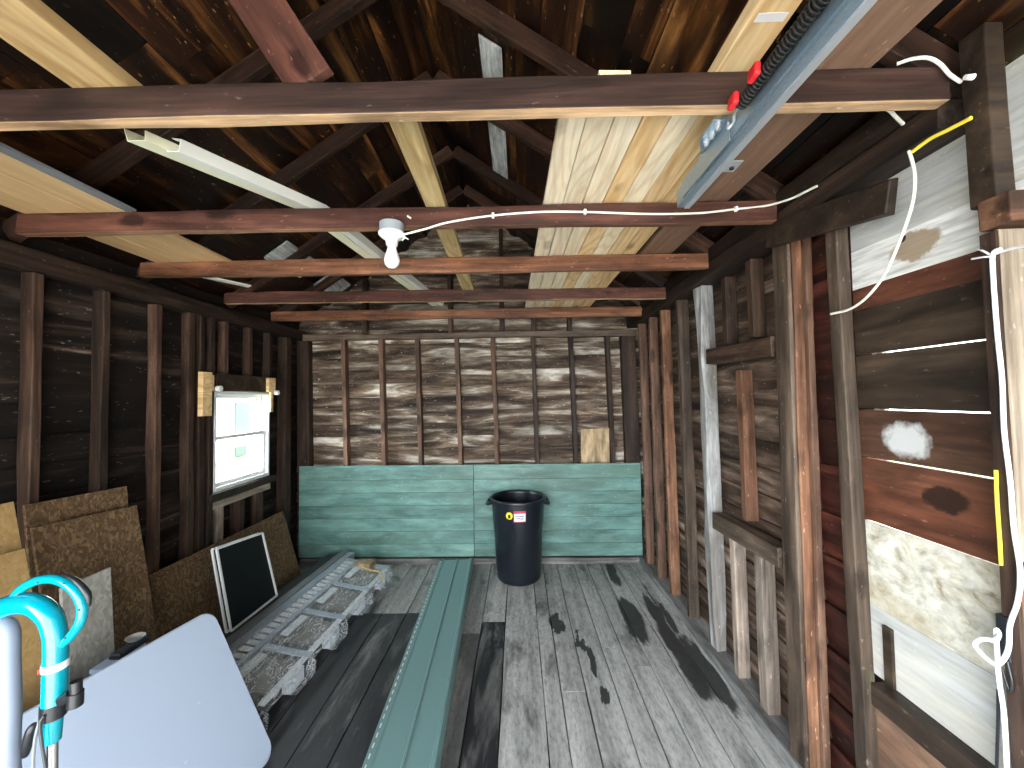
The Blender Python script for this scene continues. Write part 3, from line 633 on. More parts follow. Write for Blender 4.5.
for i, y in enumerate([JY[0], JY[1], JY[2], JY[3], JY[4]]):
    yy = y+.066
    zf = 2.53
    o = beam('roof_rafter', (-2.40, yy, zf), (RIDX, yy, RIDZ-.075), .045, .09, 'rafter', side=(0, 1, 0)); tag(o, 'left slope rafter rising from the %s' % jl[i].split(',')[0].replace('from the camera', 'counted from the camera'), 'rafter', 'rafters of the left slope')
    o = beam('roof_rafter', (1.30, yy, zf+.04), (RIDX+.03, yy, RIDZ-.075), .045, .09, 'rafter', side=(0, 1, 0)); tag(o, 'right slope rafter rising from the %s' % jl[i].split(',')[0].replace('from the camera', 'counted from the camera'), 'rafter', 'rafters of the right slope')
a, b = P(312, 84, Y=1.13), P(240, -25, Y=1.13)
o = beam('roof_brace', a, b+(b-a)*.55, .145, .03, 'joist', side=(1, 0, .5)); tag(o, 'red brown slanting brace standing on the nearest joist, left of centre', 'brace')

# ------------------------------------------------------------------ timber and boards lying over the joists
JT = 2.594
def onjoist(name, pa, pb, za, wd, th, mat, lab, cat, grp=None, y0=None, y1=None, bev=.002):
    # plank lying lengthwise over the joists; pa, pb = (x, y) of its ends
    o = beam(name, (pa[0], pa[1], za+th/2), (pb[0], pb[1], za+th/2), wd, th, mat, side=(1, 0, 0), wob=.001, bevel=bev); return tag(o, lab, cat, grp)
pm = ['pine_white', 'pine_white', 'pine_white', 'pine', 'pine_white', 'pine', 'pine']
for i in range(7):
    xa = .140+.0885*(i+.5); xb = xa-.062+.002*i
    o = beam('pine_plank', (xa, 1.085+.004*(i % 3), JT+.010), (xb, 3.78-.015*(i % 2), JT+.010), .086, .02, M and pm[i], side=(1, 0, 0), wob=.0008, bevel=.003)
    tag(o, 'pine plank over the joists, %s from the left of the stack' % ORD[i], 'plank', 'pine planks over the joists')
onjoist('pine_plank', (.285, 1.062), (.245, 2.2), JT+.0225, .09, .022, 'pine_white', 'short pine plank on top of the stack, its end peeping over the nearest joist', 'plank', 'pine planks over the joists')
lp = empty('pine_timber', (.61, .9, JT+.03), 'thick pine timber with a paper label pointing at the camera, right of centre overhead', 'timber')
beam('timber', (.612, .80, JT+.045), (.612, 2.9, JT+.045), .10, .045, 'pine', side=(1, 0, 0), wob=.001, parent=lp)
m_ = MB(); m_.box((.578, .888, JT+.0212), (.648, .910, JT+.0222)); m_.build('paper_label', 'label_white', lp, (.61, .9, JT+.02))
onjoist('brown_plank', (.870, .35), (.855, 2.62), JT, .19, .022, 'brown_plank', 'wide smooth brown plank over the joists beside the steel track', 'plank')
onjoist('pine_plank', (-1.145, .45), (-1.145, 1.09), JT, .155, .04, 'pine_tan', 'broad pine plank over the nearest joist at the upper left', 'plank')
p, q = P(405, 125, Z=JT), P(468, 292, Z=JT)
onjoist('treated_timber', (p.x, 1.09), (q.x, q.y+.35), JT, .09, .04, 'treated', 'single greenish treated timber over the joists left of the plank stack', 'timber')
for i in range(3):
    x0 = -1.79-.155*i-.075
    onjoist('panel_board', (x0, .65), (x0, 2.50-.02*i), JT, .150, .018, 'tan_board', 'smooth tan tongue and groove board over the joists on the left, %s' % ['right of the three', 'middle of the three', 'left of the three'][i], 'board', 'tan boards over the left joists')
m_ = MB(); m_.prism([(-1.784, .7, JT+.002), (-1.735, .7, JT+.002), (-1.735, .7, JT+.012), (-1.775, .7, JT+.03)], (0, 1.02, 0)); o = m_.build('metal_flashing', 'trim_grey', origin=(-1.75, 1.2, JT+.02)); tag(o, 'grey metal flashing strip lying along the tan boards overhead', 'flashing')
# white vinyl channels, sagging near end
va = empty('vinyl_channel', (-1.1, 1.2, 2.5), 'white vinyl trim channel sticking out over the second joist towards the camera', 'channel')
def vprof(path, prof, name, mat):
    m_ = MB(); rg = []
    for (x, y, z) in path: rg.append([(x+u, y, z+v) for u, v in prof])
    m_.rings(rg); return m_.build(name, mat, va, (path[0]), bevel=.0)
vm, vf = P(303, 209, Z=2.597), P(436, 306, Z=2.602); e0 = P(139, 141, Y=1.13)
vp = [(e0.x, 1.13, e0.z), ((e0.x+vm.x)/2, (1.13+vm.y)/2, (e0.z+vm.z)/2), (vm.x, vm.y, vm.z+.002), ((vm.x+vf.x)/2, (vm.y+vf.y)/2, 2.60), (vf.x, vf.y, 2.602)]; print('vinyl', vp)
U = [(-.018, .04), (-.006, .0), (.050, 0), (.050, .032), (.047, .032), (.047, .003), (-.004, .003), (-.015, .04)]
vprof([(x-.03, y, z) for x, y, z in vp], U, 'nailing_flange', 'vinyl_cream')
U2 = [(.004, .004), (.044, .004), (.052, .045), (.020, .050), (.020, .047), (.047, .043), (.041, .007), (.007, .007), (.007, .024), (.004, .024)]
vprof([(x+.026, y+.06, z+.0) for x, y, z in vp[:4]]+[(vf.x+.026, vf.y, 2.602)], U2, 'channel_body', 'vinyl')
p = P(235, 283, Z=2.60)
o = beam('white_strip', (p.x-.16, p.y-.25, 2.603), (p.x+.04, p.y+.10, 2.603), .05, .012, 'vinyl', side=(1, 0, 0)); tag(o, 'short end of a white strip showing under the third joist at the left', 'strip')

# ------------------------------------------------------------------ steel door track with spring
tr = empty('door_track', (.66, 1.0, 2.44), 'galvanised steel door track hung under the joists with a black spring', 'track')
def extr(name, prof, y0, y1, mat, par, org):
    m_ = MB(); m_.rings([[(x, y, z) for x, z in prof] for y in (y0, y1)]); return m_.build(name, mat, par, org, bevel=.0)
tx, tz = .607, 2.425
TR = [(0, 0), (.036, 0), (.043, .010), (.036, .007), (.005, .007), (.005, .055), (.036, .055), (.043, .048), (.036, .062), (0, .062)]
extr('track_channel', [(tx+x, tz+z) for x, z in TR], .30, 1.44, 'steel', tr, (tx, .9, tz))
extr('track_lip', [(tx+.024, tz-.006), (tx+.043, tz-.006), (tx+.043, tz+.004), (tx+.024, tz+.004)], .30, 1.435, 'steel_light', tr, (tx, .9, tz))
extr('angle_iron', [(tx-.006, tz+.008), (tx-.0005, tz+.008), (tx-.0005, tz+.066), (tx-.006, tz+.066)], .30, 1.38, 'steel', tr, (tx, .9, tz))
sx, sz = tx-.023, tz+.042
m_ = MB(); pts = []
for k in range(62*8):
    a = 2*math.pi*k/8; pts.append((sx+.0135*math.cos(a), .32+.66*k/(62*8), sz+.0135*math.sin(a)))
m_.tube(pts, .0034, n=5, smooth=False); m_.build('spring', 'spring', tr, (tx, .9, tz), smooth=True)
m_ = MB(); m_.tube([(sx, .3, sz), (sx, .985, sz)], .0095, n=10, smooth=False); m_.build('spring_core', 'spring', tr, (tx, .9, tz), smooth=True)
m_ = MB(); m_.tube([(sx, .985, sz), (sx, 1.01, sz), (sx+.008, 1.03, sz-.010), (sx, 1.045, sz-.018), (sx-.006, 1.03, sz-.012)], .0035, n=8); m_.build('spring_hook', 'steel_light', tr, (sx, 1.0, sz), smooth=True)
for yy in (.868, .955):
    m_ = MB(); m_.prism([(sx-.034, yy, sz-.012), (sx-.018, yy, sz-.014), (sx-.016, yy, sz+.018), (sx-.03, yy, sz+.020)], (0, .034, 0)); m_.build('rubber_clip', 'red', tr, (sx-.025, yy, sz), bevel=.005)
m_ = MB(); m_.prism([(tx-.012, 1.06, tz+.0), (tx-.012, 1.06, tz+.068), (tx-.012, 1.24, tz+.068), (tx-.012, 1.24, tz-.0)], (.004, 0, 0)); m_.prism([(tx-.05, 1.065, tz+.064), (tx-.012, 1.065, tz+.064), (tx-.012, 1.22, tz+.064), (tx-.05, 1.15, tz+.064)], (0, 0, .004)); m_.build('hanger_plate', 'steel', tr, (tx-.08, 1.2, tz))
for yy in (1.08, 1.115, 1.15):
    m_ = MB(); m_.lathe([(.009, 0), (.009, -.010), (.006, -.011), (.006, -.02)], 12, (tx-.030, yy, tz+.064), 'Z'); m_.build('bolt', 'steel_light', tr, (tx-.03, yy, tz))
m_ = MB(); m_.box((tx+.0445, 1.16, tz+.0), (tx+.049, 1.22, tz+.168)); m_.box((tx+.049, 1.16, tz+.002), (tx+.085, 1.215, tz+.006)); m_.build('hanger_bracket', 'steel_light', tr, (tx+.03, 1.2, tz))
m_ = MB(); m_.lathe([(.007, 0), (.007, .006)], 8, (tx+.066, 1.19, tz-.0045)); m_.build('bolt', 'spring', tr, (tx+.066, 1.19, tz))

# ------------------------------------------------------------------ lamp and cables
lc = P(390, 236, Y=1.66)
lamp = empty('ceiling_lamp', (lc.x, 1.685, 2.50), 'white bare bulb lampholder on a grey junction box under the second joist', 'lamp')
m_ = MB(); m_.lathe([(.0, 0), (.053, 0), (.053, -.042), (.0, -.042)], 28, (lc.x, 1.685, 2.498)); m_.build('junction_box', 'box_grey', lamp, (lc.x, 1.685, 2.48), smooth=True)
m_ = MB(); m_.lathe([(.0, -.042), (.058, -.043), (.058, -.050), (.045, -.062), (.028, -.072), (.024, -.098), (.0, -.098)], 28, (lc.x, 1.685, 2.498)); m_.build('lampholder', 'white', lamp, (lc.x, 1.685, 2.44), smooth=True)
m_ = MB(); m_.lathe([(.0, -.097), (.017, -.098), (.021, -.118), (.031, -.145), (.034, -.163), (.030, -.182), (.018, -.195), (.0, -.199)], 24, (lc.x, 1.685, 2.498)); m_.build('light_bulb', 'bulb', lamp, (lc.x, 1.685, 2.36), smooth=True)
def cable(name, pts, rad, mat, label, n=8, cat='cable', tag_=True, parent=None, group=None):
    m_ = MB(); m_.tube(pts, rad, n=n); o = m_.build(name, mat, parent, pts[0], smooth=True)
    if tag_: tag(o, label, cat, group)
    return o
yj = JY[1]-.006
cb = cable('power_cable', [P(402, 235, Y=1.68), P(425, 229, Y=1.70), P(450, 222, Y=yj), P(493, 215.5, Y=yj), P(540, 212, Y=yj), P(585, 212, Y=yj), P(650, 214, Y=yj), P(700, 213, Y=yj), P(736, 209, Y=yj), P(765, 206, Y=yj), P(790, 199, X=1.15), P(803, 193, X=1.165), P(817, 186, X=1.175)], .0048, 'cable', 'white lamp cable running along the second joist to the right wall')
for px, py in ((493, 215.5), (585, 212), (736, 209)):
    c = P(px, py, Y=yj); m_ = MB(); m_.box((c.x-.006, yj-.008, c.z-.011), (c.x+.006, yj+.010, c.z+.011)); m_.build('staple', 'white', cb, c, bevel=.002)
c = P(403, 237, Y=1.675); m_ = MB(); m_.tube([c+Vector((0, 0, .014)), c+Vector((.008, 0, 0)), c+Vector((-.002, -.004, -.018))], .003); m_.tube([c, c+Vector((.014, -.004, -.006)), c+Vector((.026, -.006, -.014))], .003); m_.build('cable_clamp', 'white', cb, c, smooth=True)
c = P(407.5, 216, Y=JY[1]-.004); m_ = MB(); m_.tube([c, c+Vector((.016, -.002, -.012))], .004, smooth=False); tag(m_.build('cable_stub', 'white', origin=c), 'tiny white clip stuck on the second joist above the lamp', 'clip')
cable('joist_cable', [P(905, -12, Y=.98), P(893, 18, Y=1.0), P(866, 62, Y=1.035)], .0045, 'cable', 'pale cable end hanging over the nearest joist at the upper right')
cable('joist_cable', [P(897, 64, Y=1.045), P(912, 59, Y=1.025), P(928, 58, Y=1.01), P(940, 64, Y=1.005), P(950, 75, Y=1.005), P(961, 82, Y=1.01)], .0046, 'cable', 'white cable looping over the right end of the nearest joist')
cable('joist_cable', [P(880, 107, Y=1.12), P(889, 110, Y=1.12), P(896, 117, Y=1.13), P(903, 124, Y=1.15)], .005, 'cable', 'short white cable tail below the right end of the nearest joist')
c = P(973, 77, X=1.18); m_ = MB(); m_.lathe([(0, 0), (.008, 0), (.006, -.02), (0, -.02)], 10, c, 'X'); tag(m_.build('insulator_knob', 'white', origin=c, smooth=True), 'small white insulator knob on the right plate beside the looped cable', 'knob')
cable('yellow_cable', [P(971, 118, X=1.185), P(948, 130, X=1.185), P(930, 139, X=1.185), P(912, 152, X=1.185)], .0055, 'cable_yellow', 'bright yellow cable under the right plate')
cable('hanging_cable', [P(909, 151, X=1.182), P(913, 165, X=1.18), P(915, 182, X=1.18), P(912, 205, X=1.18), P(902, 235, X=1.18), P(886, 272, X=1.18), P(868, 296, X=1.19), P(850, 309, X=1.20), P(831, 314, X=1.20)], .0044, 'cable', 'white cable hanging loose in front of the whitewashed planks')
WX = 1.183
wc = cable('wall_cable', [P(1001, 249, X=WX), P(993, 254, X=WX), P(993, 275, X=WX), P(997, 330, X=WX), P(1002, 380, X=WX), P(1004, 430, X=WX), P(1010, 480, X=WX), P(1014, 530, X=WX), P(1020, 570, X=WX), P(1018, 600, X=WX), P(1010, 625, X=WX), P(1008, 650, X=WX-.03), P(998, 664, X=WX-.04), P(985, 657, X=WX-.04), P(975, 645, X=WX-.04), P(982, 639, X=WX-.04), P(995, 640, X=WX-.03), P(999, 634, X=WX-.01), P(996, 630, X=WX-.01), P(997, 650, X=WX-.01), P(999, 680, X=WX-.01), P(1004, 715, X=WX), P(1007, 770, X=WX), P(1008, 800, X=WX)], .0048, 'cable_bright', 'thick white cable running down the jamb at the right edge with a loose loop')
cable('wire_end', [P(995, 254, X=WX), P(1010, 249, X=WX-.01), P(1030, 246, X=WX-.02)], .003, 'cable_bright', 'thin white wire leading right from the top of the jamb cable')
cable('wire_end', [P(992, 256, X=WX), P(985, 252, X=WX), P(978, 249, X=WX+.01)], .0025, 'cable_bright', 'upper bare white wire end at the top of the jamb cable')
cable('wire_end', [P(992, 257, X=WX), P(984, 257, X=WX), P(972, 259, X=WX+.01)], .0025, 'cable_bright', 'lower bare white wire end at the top of the jamb cable')
cable('yellow_cable', [P(996, 470, X=WX+.001), P(997, 500, X=WX+.001), P(1000, 545, X=WX+.001), P(1001, 565, X=WX+.002)], .004, 'cable_yellow', 'thin yellow cable beside the white jamb cable')
cable('dark_cord', [P(998, 690, X=WX), P(998, 720, X=WX), P(996, 790, X=WX)], .003, 'black', 'thin dark cord hanging beside the white jamb cable')
c = P(1005, 640, X=WX+.006); sw = empty('junction_block', c, 'small black wiring block behind the white cable loop', 'block')
m_ = MB(); m_.box((c.x-.006, c.y-.012, c.z-.05), (c.x+.022, c.y+.014, c.z+.06)); m_.build('block_body', 'black', sw, c, bevel=.004)
m_ = MB(); m_.tube([c+Vector((0, .0, -.04)), c+Vector((-.004, -.012, -.09)), c+Vector((0, -.004, -.12)), c+Vector((.004, .012, -.08))], .003); m_.build('wire_tail', 'black', sw, c, smooth=True)

# ------------------------------------------------------------------ window
wn = bpy.data.objects.new('window_1', None); COL.objects.link(wn); wn.location = (XL-.03, (WY0+WY1)/2, WZ0); struct(wn)
def wbox(name, y0, y1, z0, z1, x0, x1, mat, par=wn): 
    m_ = MB(); m_.box((x0, y0, z0), (x1, y1, z1)); return m_.build(name, mat, par, ((x0+x1)/2, y0, z0), bevel=.003)
xs = XL-.11
fr = MB(); fr.box((xs, WY0, WZ0), (XL-.005, WY0+.022, WZ1)); fr.box((xs, WY1-.022, WZ0), (XL-.005, WY1, WZ1)); fr.box((xs, WY0+.022, WZ1-.022), (XL-.005, WY1-.022, WZ1)); fr.box((xs, WY0+.022, WZ0), (XL+.0, WY1-.022, WZ0+.03))
fr.build('window_frame', 'white', wn, wn.location, bevel=.003)
def sash(z0, z1, x, nm):
    m_ = MB(); y0, y1 = WY0+.022, WY1-.022; b = .03
    m_.box((x, y0, z0), (x+.025, y0+b, z1)); m_.box((x, y1-b, z0), (x+.025, y1, z1)); m_.box((x, y0+b, z1-b), (x+.025, y1-b, z1)); m_.box((x, y0+b, z0), (x+.025, y1-b, z0+b))
    s = m_.build('sash', 'white', wn, (x, y0, z0), bevel=.003)
    g = MB(); g.box((x+.010, y0+b, z0+b), (x+.014, y1-b, z1-b)); gp = g.build('pane', 'pane'); gp.parent = s; gp.location = -(wn.location + s.location)
zm = (WZ0+WZ1)/2+.02
sash(zm-.02, WZ1-.022, xs+.02, 'upper'); sash(WZ0+.03, zm+.015, xs+.055, 'lower')
o = beam('window_trimmer', (XL-.052, WY0-.026, .06), (XL-.052, WY0-.026, 2.36), .042, .096, 'stud_dark', side=(0, 1, 0), wob=.0015); tag(o, 'dark trimmer stud against the near side of the white window', 'stud')
o = beam('window_header', (XL+.012, WY0-.02, WZ1+.073), (XL+.012, WY1+.05, WZ1+.073), .03, .135, 'wall_dark', side=(1, 0, 0)); tag(o, 'dark grey header board above the window', 'board')
o = beam('window_sill', (XL+.012, WY0-.06, WZ0-.035), (XL+.012, WY1+.06, WZ0-.035), .03, .06, 'wall_dark', side=(1, 0, 0)); tag(o, 'dark sill board below the window', 'board')
o = beam('window_apron', (XL-.02, WY0-.02, WZ0-.10), (XL-.02, WY1+.02, WZ0-.10), .03, .06, 'stud_grey', side=(1, 0, 0)); tag(o, 'grey apron board below the window sill', 'board')
for k, (ya, yb_, px, lab) in enumerate(((372, 416, 208.5, 'pine bracket block with white rod holder at the near top corner of the window'), (378, 412, 270, 'pine bracket block with white rod holder at the far top corner of the window'))):
    c = P(px, (ya+yb_)/2, X=XL+.04); za, zb = P(px, yb_, X=XL+.04).z, P(px, ya, X=XL+.04).z
    br = empty('curtain_bracket', (XL+.02, c.y, za), lab, 'bracket', 'curtain rod brackets')
    m_ = MB()
    if k == 0: m_.box((XL+.001, c.y-.05, za), (XL+.04, c.y+.035, zb)); m_.box((XL+.004, c.y+.035, zb-.14), (XL+.036, c.y+.06, zb-.02))
    else: m_.box((XL+.030, c.y-.045, zb-.13), (XL+.06, c.y+.05, zb)); m_.box((XL+.030, c.y-.0, za), (XL+.05, c.y+.035, zb-.13))
    m_.build('block', 'pine', br, br.location, bevel=.003)
    rc = c+Vector((.02, .055 if k == 0 else .045, .04 if k == 0 else .02)); m_ = MB(); m_.lathe([(0, 0), (.022, 0), (.022, .03), (.014, .032), (0, .032)], 16, rc, 'X'); m_.build('rod_holder', 'white', br, rc, smooth=True)

# low white outbuilding seen through the window
nh = empty('outbuilding', (-9.4, 11, -.1), 'low white outbuilding with pale teal shutters seen through the window', 'building')
m_ = MB(); m_.box((-9.7, 4, -.12), (-9.3, 19, 2.4)); m_.build('building_wall', 'house_white', nh, (-9.4, 11, 0))
for ya, yb_, za, zb in ((12.6, 13.28, .67, 1.71), (12.62, 13.15, -.1, .24)):
    m_ = MB(); m_.box((-9.29, ya, za), (-9.25, yb_, zb)); m_.build('shutter', 'house_teal', nh, (-9.27, ya, za))

# ------------------------------------------------------------------ green board panels and scrap on the back wall
def green(x0, x1, lab):
    m_ = MB(); n = 7; z0, z1 = .075, 1.008; hh = (z1-z0)/n
    for i in range(n):
        m_.board('X', x0, x1, z0+i*hh+.0012, z0+(i+1)*hh-.0012, YB-.022, YB-.002, wob=.0006, seg=.3, r=random.random())
    m_.board('X', x0, x1, z1, z1+.018, YB-.026, YB-.002, wob=.0006, seg=.3, r=.5)
    o = m_.build('green_panel', 'green', origin=((x0+x1)/2, YB, z0), bevel=.001); return tag(o, lab, 'panel', 'green painted boarding along the back wall')
xm = P(474, 510, Y=YB-.02).x
green(P(299, 510, Y=YB-.02).x, xm-.003, 'green painted boarding on the left half of the back wall, nearer the window')
green(xm+.003, P(641.5, 510, Y=YB-.02).x, 'green painted boarding on the right half of the back wall, behind the bin')
a, b, c_, d = P(581, 429, Y=YB+.06), P(609, 428, Y=YB+.06), P(610, 464, Y=YB+.06), P(581, 465, Y=YB+.06)
o = slab('plywood_scrap', [a, b, c_, d], .01, 'card', (0, 1, 0)); tag(o, 'square ochre plywood scrap between studs at the right of the back wall', 'board')

# ------------------------------------------------------------------ rubbish bin
bc = P(519, 574, Z=0); bx, by, BS = bc.x, 3.808, .93
bn = empty('rubbish_bin', (bx, by, 0), 'large black plastic rubbish bin standing in front of the green boarding', 'bin')
m_ = MB(); rg = []; nseg = 96
for (rr, h, groove) in [(.212, 0, 0), (.222, .012, 0), (.226, .05, 0), (.232, .12, 1), (.244, .34, 1), (.252, .44, 1), (.256, .48, .6), (.262, .53, 0), (.272, .69, 0), (.275, .745, 0), (.268, .745, 0), (.262, .69, 0), (.235, .10, 0), (.21, .02, 0)]:
    ring = []
    for k in range(nseg):
        a = 2*math.pi*k/nseg; g_ = 0
        if groove: g_ = .016*groove*min(1, max(0, (math.sin(a*3+math.radians(111))-.1)*7))
        ring.append((bx+(rr*BS-g_)*math.cos(a), by+(rr*BS-g_)*math.sin(a), h))
    rg.append(ring)
m_.rings(rg); m_.build('bin_body', 'black_can', bn, (bx, by, 0), smooth=True)
m_ = MB(); m_.lathe([(r_*BS, h_) for r_, h_ in [(.268, .735), (.292, .740), (.296, .752), (.292, .766), (.272, .770), (.264, .762), (.262, .735)]], 48, (bx, by, 0), cap=False); m_.build('rim', 'black_can', bn, (bx, by, .75), smooth=True)
for s in (-1, 1):
    m_ = MB(); pts = [(bx+s*.265*math.cos(a)+s*.03*math.cos(a*1.6), by-.265*math.sin(a), .70+.035*abs(a)/.5) for a in (-.5, -.3, 0, .3, .5)]
    m_.tube(pts, [.014, .018, .02, .018, .014]); m_.build('handle', 'black_can', bn, (bx+s*.3, by, .72), smooth=True)
# stickers follow the curved front wall
def sticker(name, ang, z, w_, h_, mat, disc=False, off=.0025, par=None):
    m_ = MB(); vs = []; n = 20 if disc else 0
    R_ = (.262+.0625*(z-.53)+.0015)*BS+off
    def pt(u, v): 
        a = ang+u/R_; return (bx+R_*math.sin(a), by-R_*math.cos(a), z+v)
    if disc: front = [pt(w_/2*math.cos(2*math.pi*k/20), h_/2*math.sin(2*math.pi*k/20)) for k in range(20)]
    else: front = [pt(-w_/2+w_*k/8, -h_/2) for k in range(9)]+[pt(w_/2-w_*k/8, h_/2) for k in range(9)]
    cen = Vector((bx, by, 0))
    back = [Vector(p)+(Vector((bx, by, p[2]))-Vector(p)).normalized()*.003 for p in front]
    m_.rings([front, back]); return m_.build(name, mat, par or bn, pt(0, 0))
ps = sticker('price_sticker', -.32, .650, .066, .066, 'yellow', True, off=.0055)
pl_ = sticker('product_label', .06, .645, .112, .098, 'label_red', off=.004)
lb = sticker('label_field', .06, .637, .104, .070, 'label_white', off=.0055, par=pl_)
for u, v, w_ in ((-.05, .650, .02), (.10, .648, .05), (-.0, .630, .03), (.13, .626, .03)):
    s = sticker('label_mark', u, v, w_, .008, 'trim_grey', off=.0065, par=pl_)
sticker('sticker_mark', -.32, .645, .022, .030, 'black', off=.0066, par=ps)

# ------------------------------------------------------------------ green vinyl siding stack on the floor
def ridged(width, t0):
    h = .012
    pr = [(0, 0), (0, h*.6), (.03, h*.6), (.034, h*1.5), (.040, h*1.5), (.052, h*.9), (width*.52, h*1.0), (width*.535, h*1.9), (width*.56, h*1.9), (width*.575, h*1.0), (width-.03, h*1.2), (width-.022, h*2.2), (width-.006, h*2.2), (width, h*1.2), (width, 0)]
    return [(u, v+t0) for u, v in pr]
A0, A1 = P(436, 556, Z=.10), P(477, 555, Z=.10); B0, B1 = P(362, 760, Z=.10), P(437, 762, Z=.10)
dirv = ((B0+B1)/2-(A0+A1)/2); dirv.z = 0; dirv.normalize()
st = (A0+A1)/2; st.z = 0; wv_ = Vector((-dirv.y, dirv.x, 0)); wv_ = wv_ if wv_.x > 0 else -wv_
wd = .335
print('siding', st, dirv, (A1-A0).length, (B1-B0).length)
sidg = empty('siding_stack', st+dirv*1.5, 'long stack of dark green vinyl siding panels lying on the floor towards the back wall', 'siding')
for i in range(4):
    pr = ridged(wd, .004+.022*i); m_ = MB(); rg = []
    sh = (.004, -.003, .006, 0)[i]
    for s in (0.02*i, 1.2, 2.4, 3.4):
        o_ = st+dirv*s; rg.append([o_+wv_*(u-wd/2+sh)+Vector((0, 0, v)) for u, v in pr])
    m_.rings(rg); nb = len(m_.f)
    if i == 3:                                  # punched nail slots along the hem
        for k in range(60):
            a = st+dirv*(.08+k*.056)-wv_*(wd/2-.016)+Vector((0, 0, .070+.0078)); b = a+dirv*.028; q = wv_*.0035; m_.prism([a-q, b-q, b+q, a+q], (0, 0, .0008))
    pn = m_.build('siding_panel', 'green_vinyl', sidg, sidg.location)
    pn.data.materials.append(M['label_white'])
    for j in range(nb, len(m_.f)): pn.data.polygons[j].material_index = 1
# ------------------------------------------------------------------ things leaning on the left wall
def lean(name, tl, tr_, xbot, mat, th, lab, cat, grp=None, zbot=0., nrm=(-1, 0, 0)):
    tl, tr_ = Vector(tl), Vector(tr_)
    bl = Vector((xbot, tl.y, zbot)); br = Vector((xbot, tr_.y, zbot))
    o = slab(name, [tl, tr_, br, bl], th, mat, nrm); return tag(o, lab, cat, grp)
a, b = P(25, 505, X=-2.25), P(127, 486, X=-2.25)
lean('strand_board', a, b, -2.12, 'osb', .012, 'taller brown strand board leaning on the left wall, the rear one of two', 'board', 'strand boards on the left wall')
a, b = P(32, 528, X=-2.20), P(137, 505, X=-2.20)
lean('strand_board', a, b, -1.99, 'osb', .012, 'front brown strand board of the tall pair leaning on the left wall', 'board', 'strand boards on the left wall')
a, b = P(152, 572, X=-2.26), P(283, 512, X=-2.26); zz = (a.z+b.z)/2
lean('strand_board', (-2.26, 2.30, zz), (-2.26, b.y, zz), -2.06, 'osb', .012, 'long low strand board leaning below the window behind the black framed panels', 'board', 'strand boards on the left wall')
a, b = P(-40, 514, X=-2.08), P(14, 501, X=-2.08)
lean('fibre_board', a, b, -1.80, 'osb_tan', .02, 'tan fibre board at the far left edge, taller rear one', 'board', 'tan boards at the left edge')
a, b = P(-40, 566, X=-1.98), P(25, 548, X=-1.98)
lean('fibre_board', a, b, -1.74, 'osb_tan', .02, 'tan fibre board at the far left edge, lower front one', 'board', 'tan boards at the left edge')
a, b = P(62, 588, X=-1.93), P(111, 567, X=-1.93)
lean('mottled_board', a, b, -1.86, 'mottled', .015, 'mottled pale grey board leaning in front of the strand boards', 'board')
# black panels with white frames
def framed(tl, tr_, bl, br, lab):
    tl, tr_, bl, br = map(Vector, (tl, tr_, bl, br))
    e = empty('framed_panel', bl, lab, 'panel', 'black framed panels'); n = (tr_-tl).cross(bl-tl).normalized(); n = n if n.x < 0 else -n
    slab('panel', [tl, tr_, br, bl], .008, 'black_mesh', n, e, origin=bl)
    for p, q in ((tl, tr_), (tr_, br), (br, bl), (bl, tl)):
        beam('frame_rail', p-n*.004, q-n*.004, .015, .012, 'white', side=(q-p).cross(n), wob=0, bevel=.002, parent=e)
    return e
for k, (dx, dy) in enumerate(((0, 0), (-.022, -.012))):
    tl = P(216, 549, X=-2.03); tr_ = P(262, 533, X=-2.03); dyy = Vector((dx, dy, 0))
    bl = Vector((-1.925, tl.y+.0, .20)); br = Vector((-1.91, tr_.y, .20))
    framed(tl+dyy, tr_+dyy, bl+dyy, br+dyy, ['black panel with thin white frame leaning on the low strand board, front one', 'black panel with white frame mostly hidden behind the front framed panel'][k])
# long grey trim lengths under them
def shy(o, y0=2.4):                                       # the pack lies a few degrees off the wall
    for v in o.data.vertices: v.co.x += .065*(v.co.y+o.location.y+(o.parent.location.y if o.parent else 0)-y0)
    return o
def longbox(name, x0, x1, y0, y1, z0, z1, mat, lab, rot=0):
    m_ = MB(); m_.board('Y', y0, y1, z0, z1, x0, x1, wob=.001, r=random.random()); o = m_.build(name, mat, origin=((x0+x1)/2, (y0+y1)/2, z0), bevel=.006); shy(o); return tag(o, lab, 'trim', 'grey trim lengths on the floor')
longbox('trim_length', -2.02, -1.905, 2.0, 3.92, .004, .185, 'dark_trim', 'dark trim carton beneath the framed panels')
longbox('trim_length', -1.90, -1.83, 1.95, 3.95, .004, .205, 'trim_grey', 'grey trim length beside the plastic wrapped bundle, outer one')
longbox('trim_length', -1.825, -1.76, 1.95, 3.93, .004, .200, 'trim_blue', 'blue grey trim length touching the plastic wrapped bundle')

